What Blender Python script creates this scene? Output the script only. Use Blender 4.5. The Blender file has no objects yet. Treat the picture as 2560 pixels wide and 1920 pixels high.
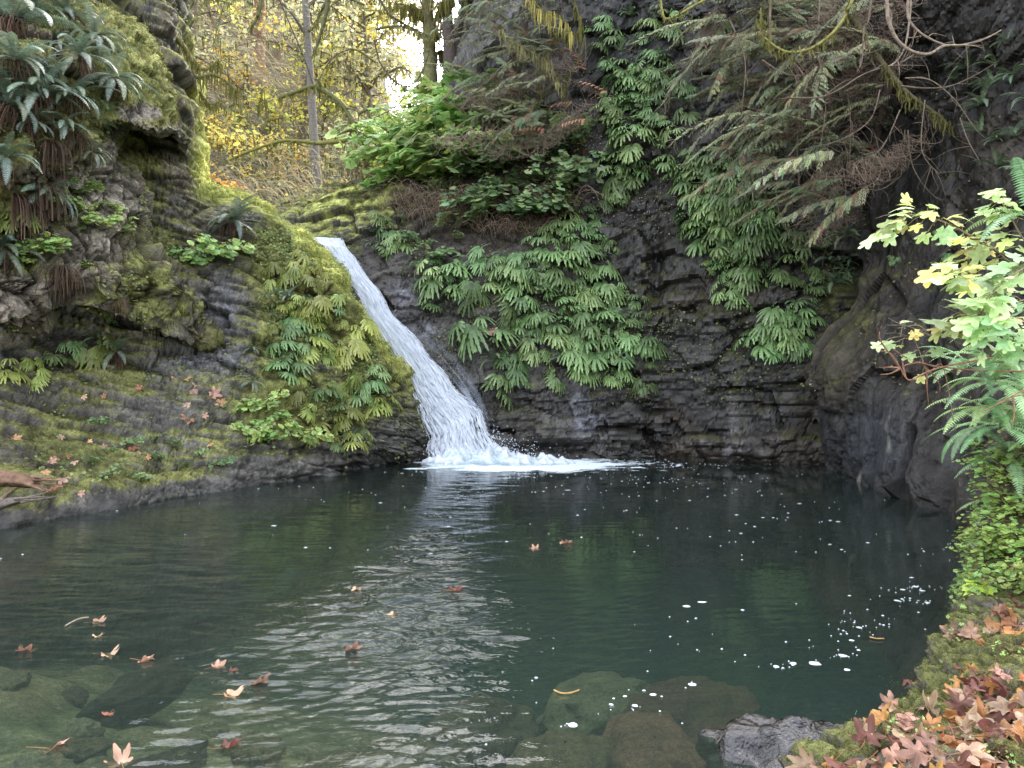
import bpy, math, random
import numpy as np
from mathutils import Vector, Matrix
from mathutils.bvhtree import BVHTree
rng = np.random.default_rng(11)
random.seed(5)
scene = bpy.context.scene
col = scene.collection
F_, CX, HZ, CAMH = 770.0, 512.0, 370.0, 1.8
def P(px, py, Y): return np.array([(px-CX)/F_*Y, Y, CAMH+(HZ-py)/F_*Y])
def W(px, py, z=0.0):                      # point on a level plane seen at a photo position
    Y = (CAMH-z)*F_/(py-HZ); return P(px, py, Y)
# ---------------------------------------------------------------- noise
def _h(ix, iy, iz, s):
    h = (ix.astype(np.int64)*374761393 + iy.astype(np.int64)*668265263 + iz.astype(np.int64)*2147483647 + s*1274126177) & 0xffffffff
    h = ((h ^ (h >> 13))*1274126177) & 0xffffffff
    h = ((h ^ (h >> 16))*2246822519) & 0xffffffff
    return ((h ^ (h >> 15)) & 0xffffff)/16777215.0
def vnoise(p, s=0):
    f = np.floor(p); i = f.astype(np.int64); t = p-f; t = t*t*(3-2*t)
    r = 0
    for dx in (0, 1):
        wx = t[..., 0] if dx else 1-t[..., 0]
        for dy in (0, 1):
            wy = t[..., 1] if dy else 1-t[..., 1]
            for dz in (0, 1):
                wz = t[..., 2] if dz else 1-t[..., 2]
                r = r + wx*wy*wz*_h(i[..., 0]+dx, i[..., 1]+dy, i[..., 2]+dz, s)
    return r*2-1
def fbm(p, o=4, s=0, g=0.5):
    a, r, k = 1.0, 0, 0
    for q in range(o):
        r = r+a*vnoise(p*(2.03**q)+q*17.3, s+q); k += a; a *= g
    return r/k
def voro(p, s=0):                          # nearest cell value, second nearest gap
    f = np.floor(p).astype(np.int64); n = p.shape[0]
    d1 = np.full(n, 1e9); d2 = d1.copy(); v = np.zeros(n); cc = np.zeros((n, 3))
    for dx in (-1, 0, 1):
        for dy in (-1, 0, 1):
            for dz in (-1, 0, 1):
                i = f+np.array([dx, dy, dz])
                c = np.stack([i[:, k]+_h(i[:, 0], i[:, 1], i[:, 2], s+k+1) for k in range(3)], 1)
                d = ((c-p)**2).sum(1); m = d < d1
                d2 = np.where(m, d1, np.minimum(d2, d))
                v = np.where(m, _h(i[:, 0], i[:, 1], i[:, 2], s+9), v)
                cc = np.where(m[:, None], c, cc); d1 = np.where(m, d, d1)
    return v, np.sqrt(d2)-np.sqrt(d1), p-cc
def ss(a, b, x): t = np.clip((x-a)/(b-a), 0, 1); return t*t*(3-2*t)
# ---------------------------------------------------------------- mesh output
class MB:
    def __init__(s): s.v = []; s.q = []; s.t = []; s.c = []; s.n = 0
    def add(s, V, Q=None, T=None, c=(1, 1, 1)):
        V = np.asarray(V, float).reshape(-1, 3); C = np.broadcast_to(np.asarray(c, float), V.shape)
        s.v.append(V); s.c.append(C)
        if Q is not None and len(Q): s.q.append(np.asarray(Q)+s.n)
        if T is not None and len(T): s.t.append(np.asarray(T)+s.n)
        s.n += len(V)
    def strips(s, Pt, S, c):               # M ribbons of N points, half width vectors, colours (M,3) or (M,N,3)
        M, N, _ = Pt.shape
        V = np.stack([Pt-S, Pt+S], 2).reshape(-1, 3)
        c = np.asarray(c, float)
        c = np.broadcast_to(c[:, None, :] if c.ndim == 2 else c if c.ndim == 3 else c[None, None, :], (M, N, 3))
        C = np.repeat(c[:, :, None, :], 2, 2).reshape(-1, 3)
        b = (np.arange(M)[:, None]*N+np.arange(N-1)[None, :]).reshape(-1)*2
        s.add(V, np.stack([b, b+1, b+3, b+2], 1), None, C)
    def tubes(s, Pt, R, c, sides=5):
        Pt = np.asarray(Pt, float); M, N, _ = Pt.shape; R = np.broadcast_to(np.asarray(R, float), (M, N))
        T = np.gradient(Pt, axis=1); T /= np.linalg.norm(T, axis=2, keepdims=True)+1e-9
        ref = np.where(np.abs(T[..., 2:3]) > .9, np.array([1., 0, 0]), np.array([0, 0, 1.]))
        A = np.cross(T, ref); A /= np.linalg.norm(A, axis=2, keepdims=True)+1e-9; B = np.cross(T, A)
        th = np.arange(sides)/sides*2*np.pi
        V = Pt[:, :, None]+R[:, :, None, None]*(np.cos(th)[None, None, :, None]*A[:, :, None]+np.sin(th)[None, None, :, None]*B[:, :, None])
        c = np.asarray(c, float)
        C = np.broadcast_to(c if c.ndim == 1 else c[:, None, None, :] if c.ndim == 2 else c[:, :, None, :], V.shape).reshape(-1, 3)
        m, k, j = np.meshgrid(np.arange(M), np.arange(N-1), np.arange(sides), indexing='ij')
        a = (m*N+k)*sides; j2 = (j+1) % sides
        s.add(V, np.stack([a+j, a+j2, a+sides+j2, a+sides+j], -1).reshape(-1, 4), None, C)
    def mesh(s, name, smooth=True):
        V = np.concatenate(s.v); C = np.concatenate(s.c)
        Q = np.concatenate(s.q) if s.q else np.zeros((0, 4), int); T = np.concatenate(s.t) if s.t else np.zeros((0, 3), int)
        me = bpy.data.meshes.new(name)
        me.vertices.add(len(V)); me.vertices.foreach_set('co', V.astype(np.float32).ravel())
        L = np.concatenate([Q.ravel(), T.ravel()]).astype(np.int32)
        me.loops.add(len(L)); me.loops.foreach_set('vertex_index', L)
        tot = np.concatenate([np.full(len(Q), 4), np.full(len(T), 3)]).astype(np.int32)
        st = np.concatenate([[0], np.cumsum(tot)[:-1]]).astype(np.int32)
        me.polygons.add(len(tot)); me.polygons.foreach_set('loop_start', st); me.polygons.foreach_set('loop_total', tot)
        me.polygons.foreach_set('use_smooth', np.full(len(tot), smooth))
        a = me.color_attributes.new('Col', 'FLOAT_COLOR', 'POINT')
        a.data.foreach_set('color', np.concatenate([C, np.ones((len(C), 1))], 1).astype(np.float32).ravel())
        me.update(calc_edges=True); return me
def link(name, me, mat=None, parent=None, loc=None):
    o = bpy.data.objects.new(name, me); col.objects.link(o)
    if mat and not me.materials: me.materials.append(mat)
    if parent: o.parent = parent
    if loc is not None: o.location = loc
    return o
def tag(o, label=None, cat=None, group=None, kind=None):
    if label: o['label'] = label
    if cat: o['category'] = cat
    if group: o['group'] = group
    if kind: o['kind'] = kind
    return o
def empty(name, loc=(0, 0, 0)):
    o = bpy.data.objects.new(name, None); col.objects.link(o); o.location = loc; o.empty_display_size = .1; return o
def floatattr(me, name, arr):
    a = me.attributes.new(name, 'FLOAT', 'POINT'); a.data.foreach_set('value', np.asarray(arr, np.float32).ravel())
# ---------------------------------------------------------------- materials
def mat(name):
    m = bpy.data.materials.new(name); m.use_nodes = True; nt = m.node_tree; nt.nodes.clear()
    def N(t, **k):
        n = nt.nodes.new(t)
        for a, b in k.items():
            if a.startswith('i_'): n.inputs[a[2:].replace('_', ' ')].default_value = b
            else: setattr(n, a, b)
        return n
    return m, N, nt.links.new
def mixc(N, L, f, a, b, mode='MIX'):
    n = N('ShaderNodeMix', data_type='RGBA', blend_type=mode)
    for k, v in ((0, f), (6, a), (7, b)):
        if hasattr(v, 'is_output'): L(v, n.inputs[k])
        else: n.inputs[k].default_value = v
    return n.outputs[2]
def rock_material(name, scale=1.0, bump=.5):
    m, N, L = mat(name)
    at = N('ShaderNodeAttribute', attribute_name='Col'); wet = N('ShaderNodeAttribute', attribute_name='wet'); ms = N('ShaderNodeAttribute', attribute_name='moss')
    tc = N('ShaderNodeTexCoord')
    n1 = N('ShaderNodeTexNoise'); n1.inputs['Scale'].default_value = 26*scale; n1.inputs['Detail'].default_value = 5; n1.inputs['Roughness'].default_value = .7; L(tc.outputs['Object'], n1.inputs['Vector'])
    n2 = N('ShaderNodeTexNoise'); n2.inputs['Scale'].default_value = 110*scale; n2.inputs['Detail'].default_value = 3; L(tc.outputs['Object'], n2.inputs['Vector'])
    r1 = N('ShaderNodeMapRange'); r1.inputs[1].default_value = .3; r1.inputs[2].default_value = .7; r1.inputs[3].default_value = .45; r1.inputs[4].default_value = 1.55; L(n1.outputs['Fac'], r1.inputs[0])
    r2 = N('ShaderNodeMapRange'); r2.inputs[1].default_value = .3; r2.inputs[2].default_value = .7; r2.inputs[3].default_value = .6; r2.inputs[4].default_value = 1.4; L(n2.outputs['Fac'], r2.inputs[0])
    mu = N('ShaderNodeMath', operation='MULTIPLY'); L(r1.outputs[0], mu.inputs[0]); L(r2.outputs[0], mu.inputs[1])
    c = mixc(N, L, 1.0, at.outputs['Color'], mu.outputs[0], 'MULTIPLY')
    b1 = N('ShaderNodeBump'); b1.inputs['Strength'].default_value = bump; b1.inputs['Distance'].default_value = .04; L(n1.outputs['Fac'], b1.inputs['Height'])
    b2 = N('ShaderNodeBump'); b2.inputs['Strength'].default_value = bump; b2.inputs['Distance'].default_value = .012; L(n2.outputs['Fac'], b2.inputs['Height']); L(b1.outputs[0], b2.inputs['Normal'])
    rg = N('ShaderNodeMapRange'); rg.inputs[3].default_value = .85; rg.inputs[4].default_value = .16; L(wet.outputs['Fac'], rg.inputs[0])
    sp = N('ShaderNodeMapRange'); sp.inputs[3].default_value = .18; sp.inputs[4].default_value = .7; L(wet.outputs['Fac'], sp.inputs[0])
    p = N('ShaderNodeBsdfPrincipled'); L(c, p.inputs['Base Color']); L(rg.outputs[0], p.inputs['Roughness']); L(sp.outputs[0], p.inputs['Specular IOR Level']); L(b2.outputs[0], p.inputs['Normal'])
    o = N('ShaderNodeOutputMaterial'); L(p.outputs[0], o.inputs[0]); return m
def leaf_material(name, transl=.35, rough=.5, spec=.25, var=.35, hue=.03, tint=(1, 1, 1)):
    m, N, L = mat(name)
    at = N('ShaderNodeAttribute', attribute_name='Col'); oi = N('ShaderNodeObjectInfo')
    tc = N('ShaderNodeTexCoord'); n = N('ShaderNodeTexNoise'); n.inputs['Scale'].default_value = 40; L(tc.outputs['Object'], n.inputs['Vector'])
    v = N('ShaderNodeMapRange'); v.inputs[3].default_value = 1-var; v.inputs[4].default_value = 1+var; L(oi.outputs['Random'], v.inputs[0])
    v2 = N('ShaderNodeMapRange'); v2.inputs[1].default_value = .25; v2.inputs[2].default_value = .75; v2.inputs[3].default_value = .75; v2.inputs[4].default_value = 1.25; L(n.outputs['Fac'], v2.inputs[0])
    mm = N('ShaderNodeMath', operation='MULTIPLY'); L(v.outputs[0], mm.inputs[0]); L(v2.outputs[0], mm.inputs[1])
    h0 = N('ShaderNodeMath', operation='MULTIPLY'); h0.inputs[1].default_value = 7.31; L(oi.outputs['Random'], h0.inputs[0])
    h1 = N('ShaderNodeMath', operation='FRACT'); L(h0.outputs[0], h1.inputs[0])
    h2 = N('ShaderNodeMapRange'); h2.inputs[3].default_value = .5-hue; h2.inputs[4].default_value = .5+hue; L(h1.outputs[0], h2.inputs[0])
    hs = N('ShaderNodeHueSaturation'); L(h2.outputs[0], hs.inputs['Hue']); L(mm.outputs[0], hs.inputs['Value']); L(at.outputs['Color'], hs.inputs['Color'])
    c = mixc(N, L, 1.0, hs.outputs[0], (*tint, 1), 'MULTIPLY')
    p = N('ShaderNodeBsdfPrincipled'); L(c, p.inputs['Base Color']); p.inputs['Roughness'].default_value = rough; p.inputs['Specular IOR Level'].default_value = spec
    t = N('ShaderNodeBsdfTranslucent'); L(c, t.inputs['Color'])
    mx = N('ShaderNodeMixShader'); mx.inputs[0].default_value = transl; L(p.outputs[0], mx.inputs[1]); L(t.outputs[0], mx.inputs[2])
    o = N('ShaderNodeOutputMaterial'); L(mx.outputs[0], o.inputs[0]); return m
def plain_material(name, rough=.8, spec=.2, nscale=14, bump=.6):
    m, N, L = mat(name)
    at = N('ShaderNodeAttribute', attribute_name='Col'); tc = N('ShaderNodeTexCoord')
    n = N('ShaderNodeTexNoise'); n.inputs['Scale'].default_value = nscale; n.inputs['Detail'].default_value = 6; n.inputs['Roughness'].default_value = .7; L(tc.outputs['Object'], n.inputs['Vector'])
    r = N('ShaderNodeMapRange'); r.inputs[1].default_value = .3; r.inputs[2].default_value = .7; r.inputs[3].default_value = .5; r.inputs[4].default_value = 1.5; L(n.outputs['Fac'], r.inputs[0])
    c = mixc(N, L, 1.0, at.outputs['Color'], r.outputs[0], 'MULTIPLY')
    b = N('ShaderNodeBump'); b.inputs['Strength'].default_value = bump; b.inputs['Distance'].default_value = .03; L(n.outputs['Fac'], b.inputs['Height'])
    p = N('ShaderNodeBsdfPrincipled'); L(c, p.inputs['Base Color']); p.inputs['Roughness'].default_value = rough; p.inputs['Specular IOR Level'].default_value = spec; L(b.outputs[0], p.inputs['Normal'])
    o = N('ShaderNodeOutputMaterial'); L(p.outputs[0], o.inputs[0]); return m
M_rock = rock_material('slate_rock'); M_leaf = leaf_material('fern_leaf'); M_bark = plain_material('bark'); M_dead = leaf_material('dead_frond', .15, .8, .1, .3, .01)
# ---------------------------------------------------------------- camera, light, sky
cam = bpy.data.objects.new('camera', bpy.data.cameras.new('camera')); col.objects.link(cam)
cam.location = (0, 0, CAMH); cam.rotation_euler = (math.radians(90), 0, 0)
cam.data.sensor_width = 36; cam.data.lens = F_/1024*36; cam.data.shift_y = -14/1024; cam.data.clip_end = 500; cam.data.clip_start = .05
scene.camera = cam
SUN_AZ, SUN_EL = math.radians(18), math.radians(40)      # azimuth to the right of the view direction
sd = Vector((math.sin(SUN_AZ)*math.cos(SUN_EL), math.cos(SUN_AZ)*math.cos(SUN_EL), math.sin(SUN_EL)))
sun = bpy.data.objects.new('sun', bpy.data.lights.new('sun', 'SUN')); col.objects.link(sun)
sun.data.energy = 5; sun.data.angle = math.radians(.6); sun.data.color = (1, .9, .72)
sun.rotation_euler = sd.to_track_quat('Z', 'Y').to_euler(); sun.location = (10, 20, 30)
wd = bpy.data.worlds.new('World'); scene.world = wd; wd.use_nodes = True
nt = wd.node_tree; nt.nodes.clear()
sky = nt.nodes.new('ShaderNodeTexSky'); sky.sky_type = 'NISHITA'; sky.sun_disc = False; sky.sun_elevation = SUN_EL; sky.sun_rotation = SUN_AZ; sky.dust_density = 4; sky.air_density = 1.0; sky.ozone_density = 1
hs = nt.nodes.new('ShaderNodeHueSaturation'); hs.inputs['Saturation'].default_value = .37
bg = nt.nodes.new('ShaderNodeBackground'); bg.inputs['Strength'].default_value = 1.32
ow = nt.nodes.new('ShaderNodeOutputWorld')
nt.links.new(sky.outputs[0], hs.inputs['Color']); nt.links.new(hs.outputs[0], bg.inputs[0]); nt.links.new(bg.outputs[0], ow.inputs[0])
scene.view_settings.view_transform = 'Standard'; scene.view_settings.look = 'None'; scene.view_settings.exposure = 0
scene.render.engine = 'CYCLES'; scene.cycles.use_denoising = True
try: scene.cycles.denoiser = 'OPENIMAGEDENOISE'
except Exception: pass
scene.cycles.max_bounces = 8; scene.cycles.transparent_max_bounces = 12; scene.cycles.caustics_reflective = False; scene.cycles.caustics_refractive = False
scene.cycles.sample_clamp_indirect = 6
# ---------------------------------------------------------------- rock walls, lofted through control points
def cr(C, n, axis):                        # Catmull-Rom resample
    C = np.moveaxis(C, axis, 0); K = C.shape[0]
    u = np.linspace(0, K-1, n); i = np.clip(np.floor(u).astype(int), 0, K-2); t = (u-i).reshape(-1, *([1]*(C.ndim-1)))
    g = lambda k: C[np.clip(k, 0, K-1)]
    p0, p1, p2, p3 = g(i-1), g(i), g(i+1), g(i+2)
    r = .5*(2*p1+(p2-p0)*t+(2*p0-5*p1+4*p2-p3)*t*t+(3*p1-p0-3*p2+p3)*t**3)
    return np.moveaxis(r, 0, axis)
def respan(C, n, axis):                    # resample with points spread by mean span length
    q = np.linalg.norm(np.diff(C, axis=axis), axis=2).mean(1-axis); q = np.maximum(q, q.max()*.08)
    cum = np.concatenate([[0], np.cumsum(q)]); cum /= cum[-1]
    u = np.interp(np.linspace(0, 1, n), cum, np.arange(len(cum)))
    D = cr(C, len(cum)*40+1-40+0, axis) if False else None
    Cm = np.moveaxis(C, axis, 0); K = Cm.shape[0]
    i = np.clip(np.floor(u).astype(int), 0, K-2); t = (u-i).reshape(-1, 1, 1); g = lambda k: Cm[np.clip(k, 0, K-1)]
    p0, p1, p2, p3 = g(i-1), g(i), g(i+1), g(i+2)
    r = .5*(2*p1+(p2-p0)*t+(2*p0-5*p1+4*p2-p3)*t*t+(3*p1-p0-3*p2+p3)*t**3)
    return np.moveaxis(r, 0, axis)
def normals(G):
    n = np.cross(np.gradient(G, axis=1), np.gradient(G, axis=0)); n /= np.linalg.norm(n, axis=2, keepdims=True)+1e-12
    return n
def gb(px, py, cx, cy, rx, ry): return np.exp(-((px-cx)/rx)**2-((py-cy)/ry)**2)
def rot(ax, ay):                            # strata frame: dip about y then x
    return np.array(Matrix.Rotation(math.radians(ax), 3, 'X') @ Matrix.Rotation(math.radians(ay), 3, 'Y'))
ROCKS = []; SURF = {}
def rock_piece(name, ctrl, nr, nc, disp, paint, material=None, label=None, rough=1.0, rd=.7):
    C = np.asarray(ctrl, float); G = respan(respan(C, nr, 0), nc, 1)
    n = normals(G)
    view = G-np.array([0, 0, CAMH]); 
    if (n*view).sum(2).mean() > 0: n = -n; flip = True
    else: flip = False
    px = CX+F_*G[..., 0]/np.maximum(G[..., 1], .3); py = HZ-F_*(G[..., 2]-CAMH)/np.maximum(G[..., 1], .3)
    p = G.reshape(-1, 3); X, Y_ = px.ravel(), py.ravel()
    h, info = disp(p, X, Y_, n.reshape(-1, 3))
    hf = fbm(p*9, 5, 301, .6); hf2 = np.abs(fbm(p*4.3, 4, 302, .6)); h = h+rd*(.034*hf-.05*ss(.08, 0, hf2))
    h = h.reshape(nr, nc); G2 = G+n*h[..., None]
    n2 = normals(G2); n2 = -n2 if flip else n2
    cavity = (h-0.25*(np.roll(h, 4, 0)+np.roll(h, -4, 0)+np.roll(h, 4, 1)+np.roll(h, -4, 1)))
    colr, wet, moss = paint(G2.reshape(-1, 3), X, Y_, n2.reshape(-1, 3), cavity.ravel(), info)
    k_ = np.clip(1+rough*(.85*hf+.5*fbm(p*23, 3, 303)), .25, 2.1)*(1-.55*rough*ss(.09, 0, hf2)*(1-.5*np.clip(moss, 0, 1))); colr = colr*k_[:, None]
    mb = MB(); r, c = np.meshgrid(np.arange(nr-1), np.arange(nc-1), indexing='ij'); a = (r*nc+c).ravel()
    Q = np.stack([a, a+1, a+nc+1, a+nc], 1) if not flip else np.stack([a, a+nc, a+nc+1, a+1], 1)
    mb.add(G2.reshape(-1, 3), Q, None, np.clip(colr, .004, .9))
    me = mb.mesh(name, name in ('pool_bed', 'hillside', 'rocky_slope')); floatattr(me, 'wet', np.clip(wet, 0, 1)); floatattr(me, 'moss', np.clip(moss, 0, 1))
    o = link(name, me, material or M_rock); tag(o, label=label, kind='structure'); ROCKS.append(o)
    SURF[name] = (G2.reshape(-1, 3), n2.reshape(-1, 3), np.clip(moss, 0, 1), X, Y_)
    return o
def strata(p, R, thick=.07, s=0):           # stepped ledges along the bedding
    q = p@R.T; w = fbm(q*np.array([.5, .5, .5]), 2, s)*.35
    z = (q[:, 2]+w)/thick; i = np.floor(z); f = z-i
    a = vnoise(np.stack([q[:, 0]*1.1+i*7.7, q[:, 1]*1.1+i*3.1, i*1.37], 1), s+3)
    b = vnoise(np.stack([q[:, 0]*1.1+(i+1)*7.7, q[:, 1]*1.1+(i+1)*3.1, (i+1)*1.37], 1), s+3)
    return a+(b-a)*ss(.82, 1, f)
def rocky(p, R, blk=(.9, .9, .35), ab=.16, al=.05, an=.2, crack=.07, s=0, thick=.07, lump=.7):
    q = (p@R.T)/np.array(blk); q = q+.25*np.stack([fbm(p*.9, 2, s+40+k) for k in range(3)], 1)
    v, gap, off = voro(q, s)
    q2 = (p@R.T)/(np.array(blk)*.37)+.2*fbm(p*2, 2, s+51)[:, None]; v2, gap2, off2 = voro(q2, s+20)
    til = (v*2-1)*off[:, 0]*.9+(np.mod(v*7.7, 1)*2-1)*off[:, 2]*.9
    h = an*fbm(p*lump, 4, s+1)+ab*((v-.5)*1.4+til*.7)+ab*.38*((v2-.5)*1.3+(np.mod(v2*5.3, 1)*2-1)*off2[:, 2])
    h -= crack*np.exp(-(gap/.10)**2)+crack*.45*np.exp(-(gap2/.12)**2)
    h += al*strata(p, R, thick, s+5)+al*.5*strata(p, R, thick*.37, s+6)+.012*fbm(p*9, 3, s+8)
    return h, (v, gap, v2, gap2)
slate = np.array([.076, .062, .050]); slate_l = np.array([.14, .13, .118]); tan = np.array([.27, .235, .19]); brown = np.array([.075, .055, .035])
moss_o = np.array([.122, .122, .042]); moss_b = np.array([.28, .29, .085]); moss_d = np.array([.045, .05, .018])
def lerp(a, b, t): return a+(b-a)*np.asarray(t)[..., None]
def wcol(rows):                              # rows of (px,py,Y) -> world
    return [[P(*c) for c in r] for r in rows]
WL = [(-140, 552), (-90, 545), (0, 532), (37, 521), (125, 507), (165, 499), (204, 493), (240, 488), (270, 484), (300, 479), (330, 475), (360, 471), (390, 464), (412, 461), (428, 459.7)]
# ---- left slope and the ridge beside the waterfall
Bt = {-90: [(500, 8.6), (440, 9.4), (380, 9.9), (250, 10.4), (60, 10.8), (-160, 11.4)],
 0: [(492, 9.2), (445, 9.8), (400, 10.5), (300, 10.9), (100, 11.2), (-140, 11.8)],
 60: [(480, 10.1), (440, 10.6), (390, 11.3), (300, 11.6), (100, 11.8), (-120, 12.3)],
 110: [(472, 10.6), (432, 11.1), (365, 11.9), (292, 12.1), (100, 12.3), (-80, 12.8)],
 142: [(463, 11.0), (420, 11.5), (353, 12.2), (272, 12.5), (130, 12.7), (-45, 13.2)],
 165: [(455, 11.3), (405, 11.9), (345, 12.4), (260, 12.7), (150, 12.8), (14, 13.3)],
 178: [(453, 11.45), (402, 12.0), (342, 12.5), (260, 12.8), (165, 12.9), (75, 13.3)],
 190: [(452, 11.6), (401, 12.1), (341, 12.6), (260, 12.9), (185, 13.0), (145, 13.4)],
 206: [(450, 11.8), (400, 12.3), (340, 12.7), (262, 13.0), (210, 13.2), (182, 13.6)],
 240: [(440, 12.1), (380, 12.6), (320, 12.9), (260, 13.2), (222, 13.5), (195, 14.0)],
 270: [(440, 12.4), (380, 12.7), (320, 13.1), (265, 13.5), (235, 13.8), (210, 14.3)],
 300: [(440, 12.8), (390, 13.0), (340, 13.3), (290, 13.7), (258, 14.1), (232, 14.6)],
 330: [(440, 13.2), (400, 13.4), (350, 13.7), (310, 14.0), (284, 14.4), (264, 14.8)],
 360: [(445, 13.6), (415, 13.7), (380, 13.9), (350, 14.1), (326, 14.5), (306, 14.9)],
 390: [(452, 14.2), (432, 14.2), (408, 14.3), (386, 14.5), (366, 14.8), (350, 15.1)],
 412: [(454, 14.9), (440, 14.9), (424, 14.9), (410, 15.0), (398, 15.1), (388, 15.3)],
 428: [(456, 15.35), (453, 15.35), (449, 15.35), (446, 15.4), (443, 15.4), (440, 15.5)]}
Bc = []
for px_, rows in Bt.items():
    wl = np.interp(px_, [a for a, _ in WL], [b for _, b in WL]); b = W(px_, wl)
    c = [b+np.array([.3, -.9, -2.2]), b+np.array([.05, -.15, -.3]), b]+[P(px_, *r) for r in rows]
    t = c[-1]; k = (px_ < 150)
    c += [t+np.array([0, .9, .35 if k else -.35]), t+np.array([0, 2.0, .6 if k else -2.2])]
    Bc.append(c)
Bc = np.array(Bc).transpose(1, 0, 2)
RB = rot(6, -9)
def dispB(p, X, Y, n):
    h, i = rocky(p, RB, (1.1, 1.1, .3), .15, .045, .16, .05, 3, .06)
    ramp = ss(350, 400, Y)*ss(330, 230, X)           # smoother, thinly bedded ramp at the foot
    h = h*(1-.65*ramp)+ramp*(.11*strata(p, RB, .15, 310)+.05*strata(p, RB, .055, 311))
    rz = ss(215, 290, X)                              # the fern ridge: lumpy
    h += rz*.16*fbm(p*1.6, 3, 77)*1.2
    h += .13*gb(X, Y, 60, 500, 90, 18)+.25*gb(X, Y, 20, 505, 45, 18)+.18*gb(X, Y, 110, 492, 40, 14)
    h *= ss(-2.3, -1.0, p[:, 2])*.8+.2
    return h, i
def paintB(p, X, Y, n, cav, i):
    v, gap, v2, gap2 = i
    f1 = fbm(p*1.7, 4, 60); f2 = fbm(p*6, 3, 61); lam = strata(p, RB, .035, 62)
    c = lerp(np.array([.065, .06, .052]), np.array([.165, .152, .13]), np.clip(.42+.5*f1+.35*(v2-.5)+.25*lam, 0, 1))
    c = lerp(c, np.array([.2, .165, .12]), .75*ss(.1, .5, f1+.2*v)*ss(240, 190, X)*ss(400, 330, Y))
    c = lerp(c, np.array([.17, .17, .185]), .75*gb(X, Y, 205, 358, 45, 12)+.6*gb(X, Y, 225, 305, 14, 28))
    up = n[:, 2]
    m = .25+.5*ss(.1, .7, up)+.55*fbm(p*1.1, 4, 63)+.35*f2
    m += .25*gb(X, Y, 90, 480, 130, 40)+.55*ss(215, 280, X)*ss(452, 420, Y)-.6*gb(X, Y, 205, 357, 40, 12)-.7*gb(X, Y, 222, 300, 14, 30)-.25*gb(X, Y, 160, 410, 60, 35)
    m += .5*gb(X, Y, 150, 200, 40, 90)
    m -= 1.1*(1-ss(.06, .3, p[:, 2]+.1*f1))+.8*gb(X, Y, 300, 468, 60, 14)+.9*gb(X, Y, 395, 440, 50, 40)
    m = ss(.32, .72, m)
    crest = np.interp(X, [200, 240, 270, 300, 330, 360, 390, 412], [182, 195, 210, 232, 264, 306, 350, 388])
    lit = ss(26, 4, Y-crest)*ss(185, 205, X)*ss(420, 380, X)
    mc = lerp(moss_o*.95, moss_o*1.6, np.clip(.5+f2+.4*f1, 0, 1)); mc = lerp(mc, moss_d, .5*ss(0, .5, -f1)); mc = lerp(mc, moss_b*1.9, lit)  # sunlight along the crest is painted in as brighter moss
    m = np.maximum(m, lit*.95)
    c = lerp(c, mc, m); c = lerp(c, brown*.8, .5*gb(X, Y, 60, 440, 70, 40)*(1-m))
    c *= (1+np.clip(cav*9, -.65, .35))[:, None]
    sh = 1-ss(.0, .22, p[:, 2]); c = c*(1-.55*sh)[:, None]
    return c, .25*(1-m)+.7*sh, m
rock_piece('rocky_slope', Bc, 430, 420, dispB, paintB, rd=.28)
# ---- mossy bluff at the left
At = []
edge = {335: 203, 300: 206, 275: 172, 248: 142, 218: 147, 195: 142, 165: 131, 140: 121, 105: 117, 60: 112, 15: 98, -40: 85}
for y in (335, 300, 275, 248, 218, 195, 165, 140, 105, 60, 15, -40):
    e = edge[y]; d = .0 if y > 60 else (60-y)*.010
    lip = {-110: 332, -40: 330, 0: 330, 40: 318, 80: 304}
    r = []
    for px_, Y in ((-110, 8.3), (-40, 9.1), (0, 9.5), (40, 9.95), (80, 10.4)):
        yy = y if y < 300 else (lip[px_] if y == 335 else min(300, lip[px_]-12))
        r.append(P(px_, yy, Y+d+(.25 if 170 < y < 260 else 0)))
    em = e-32
    r += [P(min(em, 112+(e-118)*.6), y, 10.85+d+(e-118)*.009), P(e-8, y, 11.25+d+(e-118)*.0085), P(e, y, 11.55+d+(e-118)*.0085), P(e-6, y, 12.4+d+(e-118)*.0085)]
    At.append(r)
A0 = [q+np.array([0, 1.5, .12]) for q in At[0]]; A00 = [q+np.array([0, .7, .0]) for q in At[0]]
A9 = [q+np.array([-.2, 2.5, 1.0]) for q in At[-1]]
At = np.array([A0, A00]+At+[A9])
RA = rot(10, -14)
def dispA(p, X, Y, n):
    h, i = rocky(p, RA, (.55, .6, .8), .17, .022, .34, .10, 13, .10, .9)
    h -= .45*gb(X, Y, 75, 330, 18, 45)+.3*gb(X, Y, 150, 300, 12, 10)+.25*gb(X, Y, 128, 150, 10, 20)
    h += .2*np.abs(fbm(p*2.2, 3, 78))*ss(240, 130, Y)
    return h, i
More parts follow.
